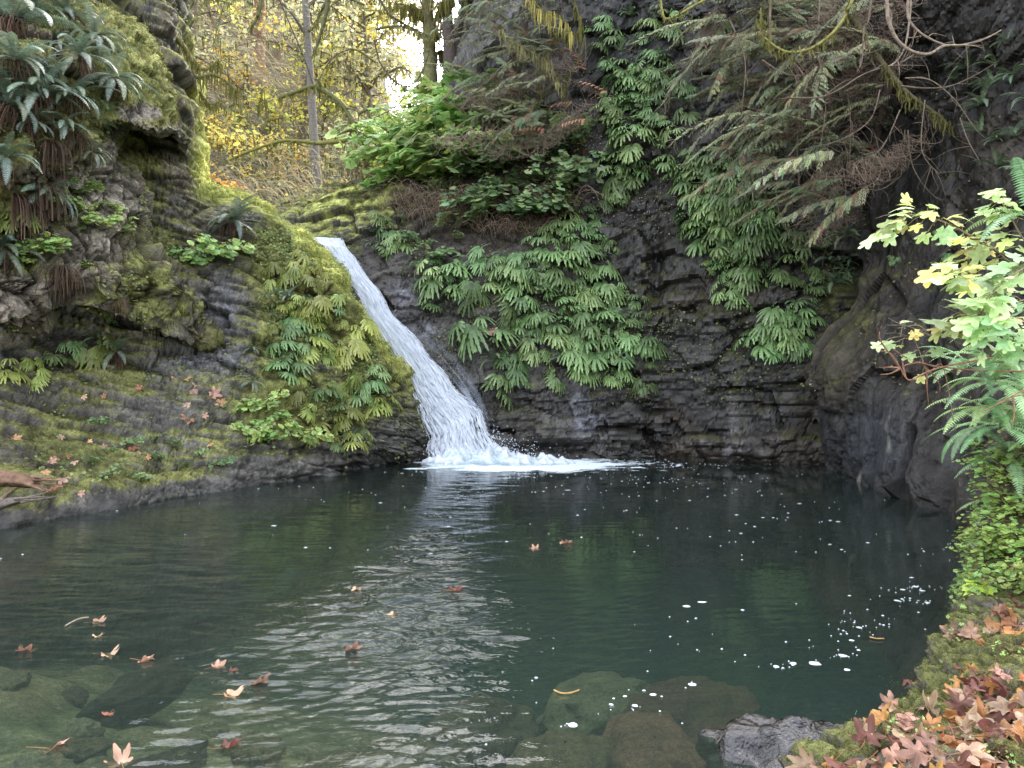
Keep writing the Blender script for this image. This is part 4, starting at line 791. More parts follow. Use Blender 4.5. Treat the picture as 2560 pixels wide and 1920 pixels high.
# thimbleberry bank
TH = [bake([('leaves', a), ('stems', b)]) for a, b in (shrub(300+k, 10, 1.0, .115, 15, (.21, .315, .115)) for k in range(4))]  # leaf colour raised to carry the backlit glow of the bank
THD = [bake([('leaves', a), ('stems', b)]) for a, b in (shrub(310+k, 10, .9, .09, 14, (.125, .19, .09)) for k in range(3))]  # darker copy of the bush, bank shade put into its leaf colour
for x, y in spread_in([(385, 165), (400, 130), (440, 110), (500, 118), (510, 150), (480, 178), (430, 195), (395, 190)], 26, 12):
    fern(x, y, .95, 'bright leafy bramble bush in the sunlit bank above the falls', 'bright brambles above the falls', lib=TH, mats=(M_broad, M_bark), cat='bush', name='bramble_bush', only=('back_cliff', 'hillside'))
for x, y in spread_in([(440, 200), (500, 170), (560, 130), (590, 150), (580, 200), (540, 230), (470, 235)], 22, 15):
    fern(x, y, .85, 'dark leafy bush in the shaded bank beside the bright brambles', 'shaded bushes on the bank', lib=THD, mats=(M_broad, M_bark), cat='bush', name='bramble_bush', only=('back_cliff',))
for x, y in spread_in([(400, 250), (430, 235), (470, 240), (420, 290)], 5, 14):
    fern(x, y, .5, 'small weedy bush on the rock right of the chute', 'weedy bushes by the chute', lib=THD, mats=(M_broad, M_bark), cat='bush', name='bramble_bush', only=('back_cliff',))
for x, y, s, l in ((45, 258, .55, 'pale broad-leaved plant hanging from the left bluff above the overhang'), (90, 190, .5, 'small pale-leaved plant on bare tan rock of the bluff'), (60, 175, .5, 'light green sprig with flat leaves on the bluff'), (84, 235, .45, 'pair of big pale leaves at the foot of the tan rock'), (200, 262, .6, 'cluster of grey-green leaves on the wall above the ledge'), (215, 255, .5, 'small leafy herb beside the grey-green cluster')):
    fern(x, y, s, l, None, lib=TH, mats=(M_broad, M_bark), cat='plant', name='leafy_plant', only=('mossy_bluff', 'rocky_slope'), lift=.05)
for x, y in spread_in([(240, 415), (270, 405), (300, 440), (285, 460), (250, 455)], 8, 10): fern(x, y, .42, 'low leafy herb at the foot of the ridge near the water', 'herbs at the foot of the ridge', lib=TH, mats=(M_broad, M_bark), cat='plant', name='leafy_plant', only=('rocky_slope',))
for x, y in spread_in([(20, 440), (120, 420), (190, 440), (230, 465), (160, 490), (60, 470)], 14, 18): fern(x, y, .3, 'tiny herb growing on the mossy ramp by the pool', 'herbs on the mossy ramp', lib=THD, mats=(M_broad, M_bark), cat='plant', name='leafy_plant', only=('rocky_slope',))
for x, y in spread_in([(20, 180), (100, 160), (125, 235), (60, 300), (15, 290)], 12, 17): fern(x, y, .34, 'pale leafy sprig among the roots on the left bluff', 'leafy sprigs on the left bluff', lib=TH, mats=(M_broad, M_bark), cat='plant', name='leafy_plant', only=('mossy_bluff',), lift=.04)
def roots(seed):
    global rng; keep = rng; rng = np.random.default_rng(seed); m = MB(); skirt(m, 70, .5, (.085, .055, .04), .34); rng = keep; return m.mesh('root_mat')
RT = [roots(350+k) for k in range(3)]
for x, y, s, l in ((60, 268, 1.0, 'mat of dark hanging roots under the pale broad-leaved plant'), (88, 262, .9, 'hanging roots beside the tan rock face'), (30, 180, 1.1, 'long mat of dead brown roots at the left of the bluff'), (8, 190, 1.2, 'wide curtain of dead brown roots at the left picture edge'), (75, 130, .9, 'dead brown roots below the small pale ferns'), (122, 300, .6, 'short roots hanging from the lip of the rock block'), (46, 140, 1.0, 'dark root curtain below the longest fern skirt')):
    h = hit(x, y, ('mossy_bluff',)); plant('root_mat', [('roots', RT[rng.integers(3)])], (M_dead,), tuple(h[0]+h[1]*.04), yaw(h[1]), s, l, 'roots')
# dry twig tangle
def tangle(seed, n, w, hgt, c):
    global rng; keep = rng; rng = np.random.default_rng(seed); s = MB(); N = 9; t = np.linspace(0, 1, N)[None]
    a = np.stack([R_(-w, w, n), R_(-.2, .1, n), R_(0, hgt*.3, n)], 1); az = R_(-1.4, 1.4, n); L = R_(.4, 1.0, n)*w*1.2
    q = np.zeros((n, N, 3)); q[..., 0] = a[:, :1]+np.sin(az)[:, None]*L[:, None]*t; q[..., 1] = a[:, 1:2]-.35*np.sin(np.pi*t*.8)*R_(.3, 1.2, n)[:, None]; q[..., 2] = a[:, 2:]+hgt*R_(.2, 1, n)[:, None]*np.sin(np.pi*t*R_(.6, 1, n)[:, None])-.25*t**2
    q += rng.normal(0, .012, q.shape).cumsum(1)*.6; s.tubes(q, np.linspace(.0055, .002, N)[None]*R_(.6, 1.4, n)[:, None], np.array(c)*R_(.5, 1.5, (n, 1)), 4); rng = keep; return s
TG = [tangle(320+k, 90, .75, .55, (.24, .175, .13)).mesh('twigs') for k in range(3)]
for x, y, l in ((445, 222, 'tangle of dry brown twigs above the round fern clump'), (480, 212, 'dry twig thicket at the middle of the bank'), (510, 235, 'lower tangle of bare twigs left of the dense fern mass'), (420, 208, 'thin bare twigs beside the mossy ledge'), (540, 215, 'grey twig thicket above the dense fern mass'), (375, 178, 'brown twigs on the bank behind the falls')):
    h = hit(x, y); plant('twig_thicket', [('twigs', TG[rng.integers(3)])], (M_twig,), tuple(h[0]), yaw(h[1])*.5, R_(.9, 1.2), l, 'thicket')
# ================================================================ forest behind the falls
def limb_pts(b, az, L, rise, n=8, droop=.3):
    t = np.linspace(0, 1, n); q = np.stack([b[0]+np.sin(az)*L*t, b[1]-np.cos(az)*L*t, b[2]+rise*L*np.sin(t*1.7)-droop*L*t**2.2], 1); return q+rng.normal(0, .025*L, (n, 3)).cumsum(0)*.35
def drape(mb, pts, n, L, c, w=.02):
    i = rng.integers(0, len(pts), n); b = pts[i]+rng.normal(0, .03, (n, 3)); l = L*R_(.3, 1.0, n); N = 5; t = np.linspace(0, 1, N)[None]
    Pt = np.repeat(b[:, None], N, 1)+rng.normal(0, .02, (n, N, 3)).cumsum(1)*.5; Pt[..., 2] -= l[:, None]*t; S = np.zeros_like(Pt); S[..., 0] = R_(.5, 1.3, n)[:, None]*w*np.array([.7, 1, .9, .6, .15]); S[..., 1] = R_(-.5, .5, n)[:, None]*w
    mb.strips(Pt, S, np.array(c)*R_(.6, 1.4, (n, 1)))
def tree(seed, x, y, h, r0, lean=(0, 0), lc=((.42, .28, .03),), nleaf=1500, c0=.4, nl=14, LL=2.6, lsz=.085, bark=(.11, .09, .075), moss=0, mossc=(.14, .13, .04), clump=.5, label='', group=None, cat='tree', name='forest_tree', droop=.3):
    global rng; keep = rng; rng = np.random.default_rng(seed); dn = down(x, y, ('hillside', 'back_cliff', 'rocky_slope')); z = dn[0][2]-.3 if dn else 5
    root = tag(empty(name, (x, y, z)), label, cat, group); tb = MB(); lb = MB(); mb_ = MB(); n = 14; t = np.linspace(0, 1, n)
    tr = np.stack([lean[0]*t+.12*np.sin(t*5+seed)*r0*4, lean[1]*t+.1*np.sin(t*4)*r0*4, h*t], 1); rad = r0*(1-.75*t)*(1+.7*np.exp(-t*16)); tb.tubes(tr[None], rad[None], np.array(bark), 9)
    ends = []
    for k in range(nl):
        tt = c0+(1-c0)*(k+R_(0, 1))/nl; b = np.array([np.interp(tt, t, tr[:, i]) for i in range(3)]); az = R_(-np.pi, np.pi); L = LL*(1.15-.6*tt)*R_(.6, 1.2); q = limb_pts(b, az, L, R_(.1, .7), 8, droop); lm = MB()
        tb.tubes(q[None], np.linspace(.28*r0+.012, .008, 8)[None], np.array(bark)*.85, 5); ends.append(q[3:]); 
        if moss: drape(mb_, q, moss, .55, mossc, .022)
        for j in range(4):
            bb = q[R_(2, 8, None).astype(int) if hasattr(R_(2, 8), 'astype') else int(R_(2, 8))]; q2 = limb_pts(bb, az+R_(-1.3, 1.3), L*R_(.3, .55), R_(-.1, .6), 6, droop); tb.tubes(q2[None], np.linspace(.015, .004, 6)[None], np.array(bark)*.8, 4); ends.append(q2[1:])
            if moss: drape(mb_, q2, moss//2, .4, mossc, .016)
    if moss: drape(mb_, tr, moss*10, .4, mossc, .02)
    E = np.concatenate(ends); 
    if nleaf:
        ps = E[rng.integers(0, len(E), nleaf)]+rng.normal(0, clump*.42, (nleaf, 3))*np.array([1, 1, .6]); dd = nrm(rng.normal(0, 1, (nleaf, 3))*np.array([1, 1, .5])+np.array([0, 0, -.3])); nn = nrm(rng.normal(0, .6, (nleaf, 3))+np.array([0, -.3, 1.])); lcs = np.array(lc)[rng.integers(0, len(lc), nleaf)]
        leaves(lb, ps, dd, nn, lsz*R_(.55, 1.2, nleaf), lcs*R_(.6, 1.35, (nleaf, 1)), 'small', fold=.25)
    link('trunk', tb.mesh('trunk'), M_bark, root)
    if nleaf: link('crown', lb.mesh('crown'), M_gold, root)
    if mb_.n: link('moss_clumps', mb_.mesh('moss_clumps'), M_moss, root)
    rng = keep; return root
def at(px, py, Y): return (px-CX)/F_*Y, Y
GOLD = ((.54, .40, .08), (.5, .29, .05), (.40, .36, .11), (.34, .33, .12)); OLIVE = ((.30, .28, .13), (.36, .32, .14), (.24, .25, .12)); ORG = ((.6, .30, .06), (.55, .38, .08), (.5, .24, .06)); YEL = ((.56, .47, .08), (.44, .44, .11), (.52, .38, .07))
for a in [(401, 322, 24, 17, .15, (-1.4, 0), OLIVE, 1500, .62, 12, 3.0, .09, (.13, .115, .10), 8, 'grey slanting trunk rising behind the falls, bare for most of its height'),
          (402, 256, 42, 24, .36, (.3, 0), OLIVE, 1500, .6, 12, 4, .12, (.20, .11, .08), 0, 'thick reddish trunk far back between golden leaves'),
          (403, 428, 21.3, 13, .20, (-.4, .3), OLIVE, 140, .25, 14, 1.3, .08, (.12, .11, .05), 60, 'moss-draped trunk standing left of the bright gap'),
          (404, 449, 20.6, 13, .15, (-.55, 0), OLIVE, 120, .6, 6, 1.4, .08, (.06, .045, .04), 5, 'dark slim trunk in the bright sky gap above the bank'),
          (405, 192, 34, 19, .16, (.5, 0), YEL, 1300, .3, 12, 3, .10, (.13, .10, .08), 0, 'thin trunk with yellow foliage beside the mossy pillar'),
          (406, 216, 40, 21, .2, (-.6, 0), GOLD, 1500, .3, 12, 3.4, .11, (.14, .10, .08), 0, 'slim far trunk with golden crown left of the reddish trunk'),
          (407, 280, 46, 24, .2, (.2, 0), OLIVE, 1500, .35, 12, 3.5, .12, (.17, .13, .1), 0, 'pale far trunk just right of the reddish trunk'),
          (408, 345, 37, 12, .16, (.6, 0), YEL, 2600, .35, 12, 3, .11, (.14, .11, .09), 10, 'thin trunk with pale yellow crown right of the slanting trunk'),
          (409, 374, 31, 10, .14, (-.4, 0), OLIVE, 2400, .3, 12, 2.7, .09, (.12, .10, .07), 14, 'slender mossy tree in front of the bright hillside'),
          (410, 362, 39, 11, .18, (.2, 0), YEL, 2600, .35, 12, 3, .11, (.13, .11, .08), 6, 'yellowish far tree left of the mossy trunk'),
          (411, 332, 52, 16, .24, (0, 0), GOLD, 1500, .4, 10, 4, .14, (.15, .12, .1), 0, 'farthest golden tree between the slanting and the thin trunk'),
          (412, 238, 52, 26, .24, (0, 0), YEL, 1500, .4, 10, 4, .14, (.15, .12, .1), 0, 'farthest yellow tree behind the reddish trunk'),
          (413, 165, 27, 17, .2, (-.3, 0), OLIVE, 1500, .3, 12, 3, .09, (.11, .09, .07), 10, 'olive tree rising behind the mossy bluff'),
          (415, 300, 30, 20, .13, (.8, 0), OLIVE, 1200, .35, 12, 2.8, .09, (.11, .09, .07), 10, 'thin leaning tree crossing behind the slanting trunk')]:
    sd, px, Y, h, r, ln, lc, nlf, c0, nl, LL, lsz, bk, ms, lab = a
    x, y = at(px, 0, Y); tree(sd, x, y, h, r, ln, lc, int(nlf*1.8), min(c0, .16) if nlf > 800 and px not in (322, 256) else c0*.55, nl+14, LL*1.05, lsz*1.0, tuple(np.array(bk)*1.25), ms, label=lab, clump=.9)
for a in [(430, 212, 21, ORG, 340, 'orange-leaved vine maple beside the mossy pillar', 1.7), (431, 236, 25, YEL, 420, 'yellow vine maple under the moss-draped limb', 2.1), (432, 268, 27, YEL, 480, 'bright yellow vine maple in front of the reddish trunk', 2.6), (433, 224, 20.5, ORG, 200, 'small orange bush above the mossy crest', 1.0),
          (434, 290, 25, GOLD, 420, 'golden maple shrub left of the slanting trunk foot', 1.8), (435, 348, 27, OLIVE, 480, 'olive shrub right of the slanting trunk', 2.4), (436, 385, 24, YEL, 420, 'pale yellow shrub near the mossy trunk', 2.0), (437, 414, 23, YEL, 420, 'glowing yellow shrub at the foot of the mossy trunk', 1.5), (438, 250, 30, GOLD, 520, 'tall golden shrub behind the yellow vine maple', 3.2),
          (439, 320, 30, YEL, 520, 'tall yellow shrub behind the slanting trunk', 3.4), (440, 195, 26, YEL, 420, 'yellow shrub half hidden by the pillar', 2.6), (441, 365, 21, OLIVE, 320, 'dull green shrub on the bank by the stream', 1.2), (442, 390, 20.4, ((.6, .55, .05), (.5, .5, .05)), 200, 'small glowing yellow bush beside the bright brambles', .7)]:
    sd, px, Y, lc, nlf, lab, h = a
    x, y = at(px, 0, Y); tree(sd, x, y, h*1.3, .035, (R_(-.3, .3), 0), lc, int(nlf*1.6), .15, 12, h*.75, .075, (.1, .08, .05), 4, label=lab, cat='shrub', name='vine_maple', clump=.45, droop=.2)
# undergrowth: twigs, drooping moss and small leaves on the hillside
mb = MB(); n = 26000; yy = 19.3+R_(0, 1, n)**1.7*45; xx = R_(-.75, .0, n)*yy; G3, N3, _, _, _ = SURF['hillside']
gy_ = G3.reshape(260, 300, 3); iy = np.clip(((yy-19.2)/60*259).astype(int), 0, 259); ix = np.clip(((xx/yy+1.25)/1.75*299).astype(int), 0, 299); zz = gy_[iy, ix, 2]
base = np.stack([xx, yy, zz+R_(0, 1, n)**2*2.2*(yy/24)], 1); N_ = 5; t = np.linspace(0, 1, N_)[None]; L = R_(.25, 1.1, n)*(yy/24); az = R_(-np.pi, np.pi, n); Pt = np.repeat(base[:, None], N_, 1)
Pt[..., 0] += (np.sin(az)*L)[:, None]*t; Pt[..., 1] += (np.cos(az)*L)[:, None]*t; Pt[..., 2] += (L*R_(.1, .9, n))[:, None]*np.sin(t*2.4)-.2*L[:, None]*t**2; Pt += rng.normal(0, .03, Pt.shape).cumsum(1)*.5
w = R_(.006, .014, n)*(yy/22); S = np.zeros_like(Pt); S[..., 0] = .5*w[:, None]; S[..., 2] = w[:, None]*.8
pal = np.array([(.16, .125, .085), (.21, .18, .10), (.13, .115, .07), (.25, .2, .10)]); mb.strips(Pt, S, pal[rng.integers(0, 4, n)]*R_(.6, 1.3, (n, 1)))
k = rng.integers(0, n, 15000); ps = Pt[k, rng.integers(1, 5, 15000)]+rng.normal(0, .12, (15000, 3)); pal = np.array([(.30, .26, .10), (.2, .2, .09), (.42, .32, .08), (.17, .19, .08), (.4, .23, .07)])
leaves(mb, ps, nrm(rng.normal(0, 1, (15000, 3))), nrm(rng.normal(0, .7, (15000, 3))+np.array([0, -.3, .8])), R_(.03, .075, 15000)*(ps[:, 1]/24), pal[rng.integers(0, 5, 15000)]*R_(.5, 1.3, (15000, 1)), 'small', fold=.25)
tag(link('undergrowth', mb.mesh('undergrowth'), M_gold), 'tangled golden brown undergrowth covering the hillside', 'undergrowth', None, 'stuff')
# ---------------------------------------------------------------- single limbs and vines
def branch(pts, r0, r1, c, label, moss=0, mossL=.3, mc=(.15, .14, .045), name='hanging_branch', cat='branch', twigs=0, leaf=0, lc=(.2, .2, .06)):
    q = spline([P(*p) for p in pts], 10*len(pts)); q += rng.normal(0, r0*.25, q.shape).cumsum(0)*.12; o = empty(name, tuple(q[0])); tag(o, label, cat); q = q-q[0]; mb = MB(); n = len(q); rr_ = np.linspace(r0, r1, n)*R_(.85, 1.15, n); mb.tubes(q[None], rr_[None], np.array(c), 7)
    for k in range(twigs):
        i = rng.integers(n//5, n-1); L = R_(.15, .55)*(.5+abs(pts[0][2])/25); d = nrm(rng.normal(0, 1, 3)*np.array([1, .5, .8])+np.array([0, 0, -.2])); tq = spline([q[i], q[i]+d*L*.5+rng.normal(0, .03, 3), q[i]+d*L+np.array([0, 0, -.08*L])], 8); mb.tubes(tq[None], np.linspace(r1*.8+.002, .0015, 8)[None], np.array(c)*R_(.7, 1.2), 4)
    link('wood', mb.mesh('wood'), M_twig, o)
    if moss: m2 = MB(); drape(m2, q, moss, mossL, mc, .004+.0006*pts[0][2]); link('moss_clumps', m2.mesh('moss_clumps'), M_moss, o)
    if leaf: m3 = MB(); i = rng.integers(n//4, n, leaf); leaves(m3, q[i]+rng.normal(0, .10, (leaf, 3)), nrm(rng.normal(0, 1, (leaf, 3))), nrm(rng.normal(0, .5, (leaf, 3))+np.array([0, 0, 1])), R_(.04, .08, leaf), np.array(lc)*R_(.6, 1.3, (leaf, 1)), 'small'); link('leaves', m3.mesh('leaves'), M_gold, o)
    return o
wood = (.15, .115, .08); mossy = (.15, .14, .05)
branch([(160, 5, 13.6), (175, 35, 13.7), (190, 55, 13.8), (196, 76, 13.8), (214, 74, 13.9), (232, 86, 14.0), (236, 92, 14.1)], .045, .02, mossy, 'moss-draped limb curling out from the mossy pillar', 110, .40)
branch([(194, 60, 13.8), (204, 70, 13.9), (216, 62, 14), (219, 64, 14)], .03, .012, mossy, 'short mossy spur standing up from the draped limb', 60, .3); branch([(200, 92, 14), (210, 104, 14), (222, 100, 14.1)], .025, .012, mossy, 'lowest drooping mossy spur under the draped limb', 60, .2)
branch([(279, 98, 20), (300, 91, 20), (314, 87, 20), (328, 93, 20), (345, 108, 20), (359, 134, 20)], .05, .07, (.13, .13, .05), 'arching mossy limb in the middle of the golden forest', 120, .3, twigs=10); branch([(314, 87, 20), (305, 60, 20), (290, 25, 20), (275, -10, 20)], .02, .016, (.07, .055, .05), 'thin dark stem rising from the arching mossy limb')
branch([(229, 160, 20), (250, 151, 20), (280, 141, 20), (300, 141, 20), (320, 143, 20), (346, 140, 20)], .03, .055, (.19, .18, .05), 'nearly level mossy branch above the ridge crest', 60, .22, twigs=8)
branch([(329, -8, 19), (327, 10, 19), (321, 32, 19), (314, 54, 19)], .07, .025, (.10, .10, .05), 'thick mossy limb hanging from the top edge right of the slanting trunk', 80, .2); branch([(330, -5, 19.2), (320, 15, 19.2), (317, 27, 19.2)], .05, .02, (.10, .10, .05), 'shorter mossy limb beside the thick hanging one', 40, .2)
branch([(263, -5, 22), (258, 15, 22), (250, 30, 22)], .07, .03, (.12, .12, .05), 'mossy limb hanging from the top edge near the reddish trunk', 60, .2)
branch([(378, -5, 17), (386, 10, 17), (394, 18, 17), (405, 25, 17), (418, 31, 17), (432, 38, 17)], .03, .016, (.09, .075, .05), 'dark curved bough crossing the sky gap', 50, .25, twigs=6)
branch([(374, 40, 17), (380, 62, 17), (392, 78, 17), (404, 86, 17), (416, 82, 17), (425, 66, 17), (430, 50, 17)], .02, .012, (.09, .075, .05), 'big hanging loop of vine in front of the mossy trunk', 40, .18, twigs=8)
branch([(405, 88, 17), (402, 100, 17), (390, 110, 17), (372, 118, 17), (350, 120, 17)], .014, .006, (.11, .09, .06), 'thin bough dropping left from the vine loop', 0, twigs=5)
branch([(420, 0, 17.2), (428, 20, 17.2), (440, 36, 17.2), (452, 44, 17.2)], .02, .01, (.08, .065, .05), 'thin bough leaning over the dark slim trunk', 20, .2, twigs=4)
vw = (.25, .19, .14)
branch([(887, -8, 9), (888, 19, 9), (897, 39, 9), (912, 51, 9), (929, 54, 9), (944, 46, 9), (954, 45, 9)], .022, .016, vw, 'pale bare loop of branch hanging at the upper right', twigs=3)
branch([(909, -6, 9.1), (908, 17, 9.1), (920, 33, 9.1), (944, 45, 9.1), (962, 46, 9.1), (985, 39, 9.1), (1001, 30, 9.1)], .016, .008, vw, 'pale branch sweeping right from the bare loop', twigs=14)
branch([(911, -6, 9.1), (909, 22, 9.1), (905, 46, 9.1), (897, 61, 9.1), (888, 67, 9.1)], .014, .007, vw, 'pale stem crossing behind the bare loop', twigs=4); branch([(872, -6, 9.2), (868, 22, 9.2), (864, 28, 9.2), (862, 60, 9.2), (857, 72, 9.2)], .014, .006, wood, 'thin bent stem left of the bare loop', twigs=5)
branch([(856, -8, 9.2), (842, 22, 9.2), (822, 42, 9.2), (803, 51, 9.2), (788, 52, 9.2), (776, 47, 9.2), (764, 38, 9.2)], .020, .014, (.22, .2, .06), 'mossy yellow curved limb across the cedar foliage', 90, .14)
branch([(771, -8, 9.3), (770, 20, 9.3), (770, 42, 9.3)], .016, .014, wood, 'upright stem meeting the mossy curved limb', 30, .12); branch([(761, 8, 9.3), (761, 30, 9.3), (766, 46, 9.3)], .010, .008, mossy, 'short mossy stem left of the upright one', 40, .12)
branch([(845, 10, 12), (862, 30, 12), (880, 60, 12), (900, 85, 12), (916, 100, 12), (936, 115, 12), (948, 127, 12)], .06, .015, (.13, .11, .06), 'long mossy cedar limb slanting down to the right', 120, .25, twigs=10)
branch([(790, 98, 11), (820, 97, 11), (840, 89, 11), (862, 75, 11), (880, 68, 11)], .014, .01, wood, 'bare stick curving through the cedar foliage', twigs=5); branch([(900, 86, 11), (925, 88, 11), (950, 86, 11), (975, 75, 11), (1000, 60, 11)], .015, .006, wood, 'bare branch reaching right over the dark cliff', twigs=10)
branch([(905, 78, 11.2), (930, 80, 11.2), (955, 100, 11.2), (975, 128, 11.2), (990, 142, 11.2)], .010, .004, vw, 'thin arching twig drooping in front of the dark cliff', twigs=6); branch([(960, 118, 11.2), (968, 140, 11.2), (978, 158, 11.2), (986, 170, 11.2)], .009, .004, vw, 'fine hanging twig on the bare dark cliff', twigs=4)
branch([(908, 130, 12), (911, 160, 12), (920, 180, 12), (935, 197, 12), (943, 200, 12)], .012, .004, wood, 'drooping twig ending above the maple leaves', twigs=4); branch([(905, 130, 12.2), (902, 170, 12.2), (896, 180, 12.2), (878, 190, 12.2), (858, 186, 12.2)], .010, .004, wood, 'twig loop at the lower edge of the cedar', twigs=7)
branch([(776, 190, 13), (782, 222, 13), (800, 240, 13), (822, 242, 13), (845, 235, 13)], .010, .004, wood, 'long hanging twig loop below the cedar foliage', twigs=5)
branch([(848, 95, 12.4), (851, 130, 12.4), (850, 165, 12.4), (856, 190, 12.4)], .012, .006, wood, 'vertical stem hanging through the cedar', twigs=10); branch([(795, 60, 12.4), (800, 100, 12.4), (797, 150, 12.4), (800, 200, 12.4)], .010, .005, wood, 'second vertical stem in the cedar further left', twigs=10)
branch([(660, -8, 11), (663, 14, 11), (668, 19, 11), (680, 14, 11), (694, 6, 11), (712, -4, 11)], .016, .02, (.26, .23, .07), 'yellow mossy branch hooking in at the top edge', 50, .1)
branch([(572, -5, 17), (580, 20, 17), (578, 32, 17), (566, 33, 17), (555, 30, 17)], .02, .012, mossy, 'moss-hung loop at the left edge of the dark hollow', 80, .35)
branch([(585, 35, 17), (578, 60, 17), (565, 80, 17), (566, 100, 17)], .012, .006, mossy, 'thin mossy twig hanging below the loop', 40, .2, twigs=6); branch([(560, 30, 17), (548, 50, 17), (542, 75, 17), (540, 95, 17)], .014, .006, mossy, 'mossy twig left of the dark hollow', 60, .3, twigs=6)
# ---------------------------------------------------------------- cedars hanging over the cliff
BG = []
for k in range(7): f, s, dd = bough(500+k, 1.7, 34, ((.11, .135, .075), (.13, .155, .085), (.10, .14, .07))[k % 3], .55, .40, .10+.08*(k % 2)); BG.append((s.mesh('bough'), f.mesh('sprays'), dd.mesh('dead_sprays') if dd.n else None))
def cedar(label, spots, trunk):
    q = spline([P(*p) for p in trunk], 14); o = tag(empty('hanging_cedar', tuple(q[0])), label, 'cedar'); mb = MB(); mb.tubes((q-q[0])[None], np.linspace(.10, .05, 14)[None], (.08, .06, .045), 8); link('limb', mb.mesh('limb'), M_bark, o)
    for px, py, Y, s, ry, rz in spots:
        w, f, dd = BG[rng.integers(len(BG))]; b = link('bough', w, M_bark, o); b.location = Vector(P(px, py, Y)-q[0]); b.rotation_euler = (R_(-.3, .3), math.radians(ry), math.radians(rz)); b.scale = (s,)*3
        link('sprays', f, M_cedar, b); 
        if dd: link('dead_sprays', dd, M_dead, b)
sp_ = []
for px, py in spread_in([(770, -10), (900, -15), (915, 60), (905, 130), (915, 165), (870, 215), (800, 190), (770, 120), (735, 60), (720, -10)], 78, 11): sp_.append((px, py, R_(11.8, 13.7), R_(.45, .95), R_(-25, 55), R_(-60, 50)))
cedar('grey-green cedar with drooping browned boughs over the right cliff', sp_, [(905, -40, 13.2), (900, 40, 13.4), (880, 120, 13.5), (870, 180, 13.6)])
sp_ = []
for px, py in spread_in([(760, -10), (860, -15), (880, 60), (860, 130), (800, 150), (735, 90), (720, -10)], 70, 10): sp_.append((px, py, R_(12.8, 14.2), R_(.5, 1.0), R_(-25, 60), R_(-60, 50)))
cedar('second cedar whose paler sprays hang behind the mossy curved limb', sp_, [(850, -60, 14.0), (840, 0, 14.1), (815, 60, 14.2), (800, 110, 14.2)])
sp_ = []
for px, py in spread_in([(490, -20), (580, -30), (575, 40), (560, 110), (540, 150), (500, 120), (455, 60), (470, 110)], 72, 8): sp_.append((px, py, R_(16.4, 17.7), R_(.45, .85), R_(-15, 70), R_(-60, 60)))
cedar('cedar with feathery boughs above the sunlit brambles, left of the dark hollow', sp_, [(530, -60, 17.8), (525, 20, 17.9), (515, 90, 17.9), (510, 130, 18)])
# dead pinkish sprays
DS = []
for k in range(2): f, s, dd = bough(520+k, .8, 14, (.36, .19, .13), .2, .26, 0); DS.append((s.mesh('twig'), f.mesh('sprays')))
for x, y, Y, r, l in ((590, 72, 16.6, 60, 'dead pinkish cedar spray against the dark hollow'), (575, 100, 16.6, 10, 'dead pink spray in the middle of the shaded bank'), (585, 118, 16.6, -10, 'dead pink spray low beside the scree'), (545, 128, 16.8, 0, 'dead salmon spray over the dark bushes'), (608, 92, 16.5, 20, 'little dead spray reaching over black rock')):
    w, f = DS[rng.integers(2)]; plant('dead_spray', [('twig', w), ('sprays', f)], (M_twig, M_dead), tuple(P(x, y, Y)), math.radians(r), R_(.6, .9), l, 'dead spray', rot3=(R_(-.3, .3), math.radians(r), R_(-.5, .5)))

branch([(528, -6, 16.2), (537, 6, 16.2), (546, 12, 16.2), (556, 14, 16.2), (566, 22, 16.2), (572, 34, 16.2)], .018, .010, mossy, 'branch dripping with golden lit moss at the top edge left of the dark hollow', 60, .5, (.42, .35, .11), twigs=10)  # sunlight on this moss is put into its golden colour
branch([(500, 30, 16.4), (520, 46, 16.4), (545, 60, 16.4), (560, 85, 16.4)], .016, .007, mossy, 'moss-hung twig drooping through the middle cedar', 90, .3, (.22, .2, .09), twigs=8)
for k, (pts, l) in enumerate([([(730, 20, 12), (745, 60, 12), (742, 110, 12)], 'brown hanging stem at the left side of the cedar'), ([(820, 0, 12), (818, 50, 12), (826, 100, 12), (820, 150, 12)], 'long brown stem hanging down the middle of the cedar'), ([(880, 90, 11.8), (870, 120, 11.8), (840, 140, 11.8), (800, 150, 11.8)], 'twig sweeping left across the lower cedar'), ([(900, 110, 11.8), (880, 150, 11.8), (850, 165, 11.8)], 'short twig under the slanting cedar limb'), ([(762, 60, 11.9), (790, 75, 11.9), (830, 72, 11.9)], 'twig crossing the upper cedar'), ([(925, 100, 11.6), (922, 150, 11.6), (940, 175, 11.6)], 'thin stem hanging past the end of the slanting limb')]):
    branch(pts, .011, .004, (.2, .15, .11), l, twigs=16)

for k in range(14):
    x0, y0, Y = R_(205, 410), R_(-10, 120), R_(20.5, 27); sg = rng.choice([-1, 1]); L = R_(25, 70)
    branch([(x0, y0, Y), (x0+sg*L*.35, y0-R_(2, 14), Y), (x0+sg*L*.7, y0+R_(-4, 10), Y), (x0+sg*L, y0+R_(10, 40), Y)], R_(.025, .045), .010, (.12, .115, .06), 'thin mossy bough arching through the golden woodland behind the falls', 40, .3, (.2, .19, .07), twigs=8)['group'] = 'thin mossy boughs in the woodland'

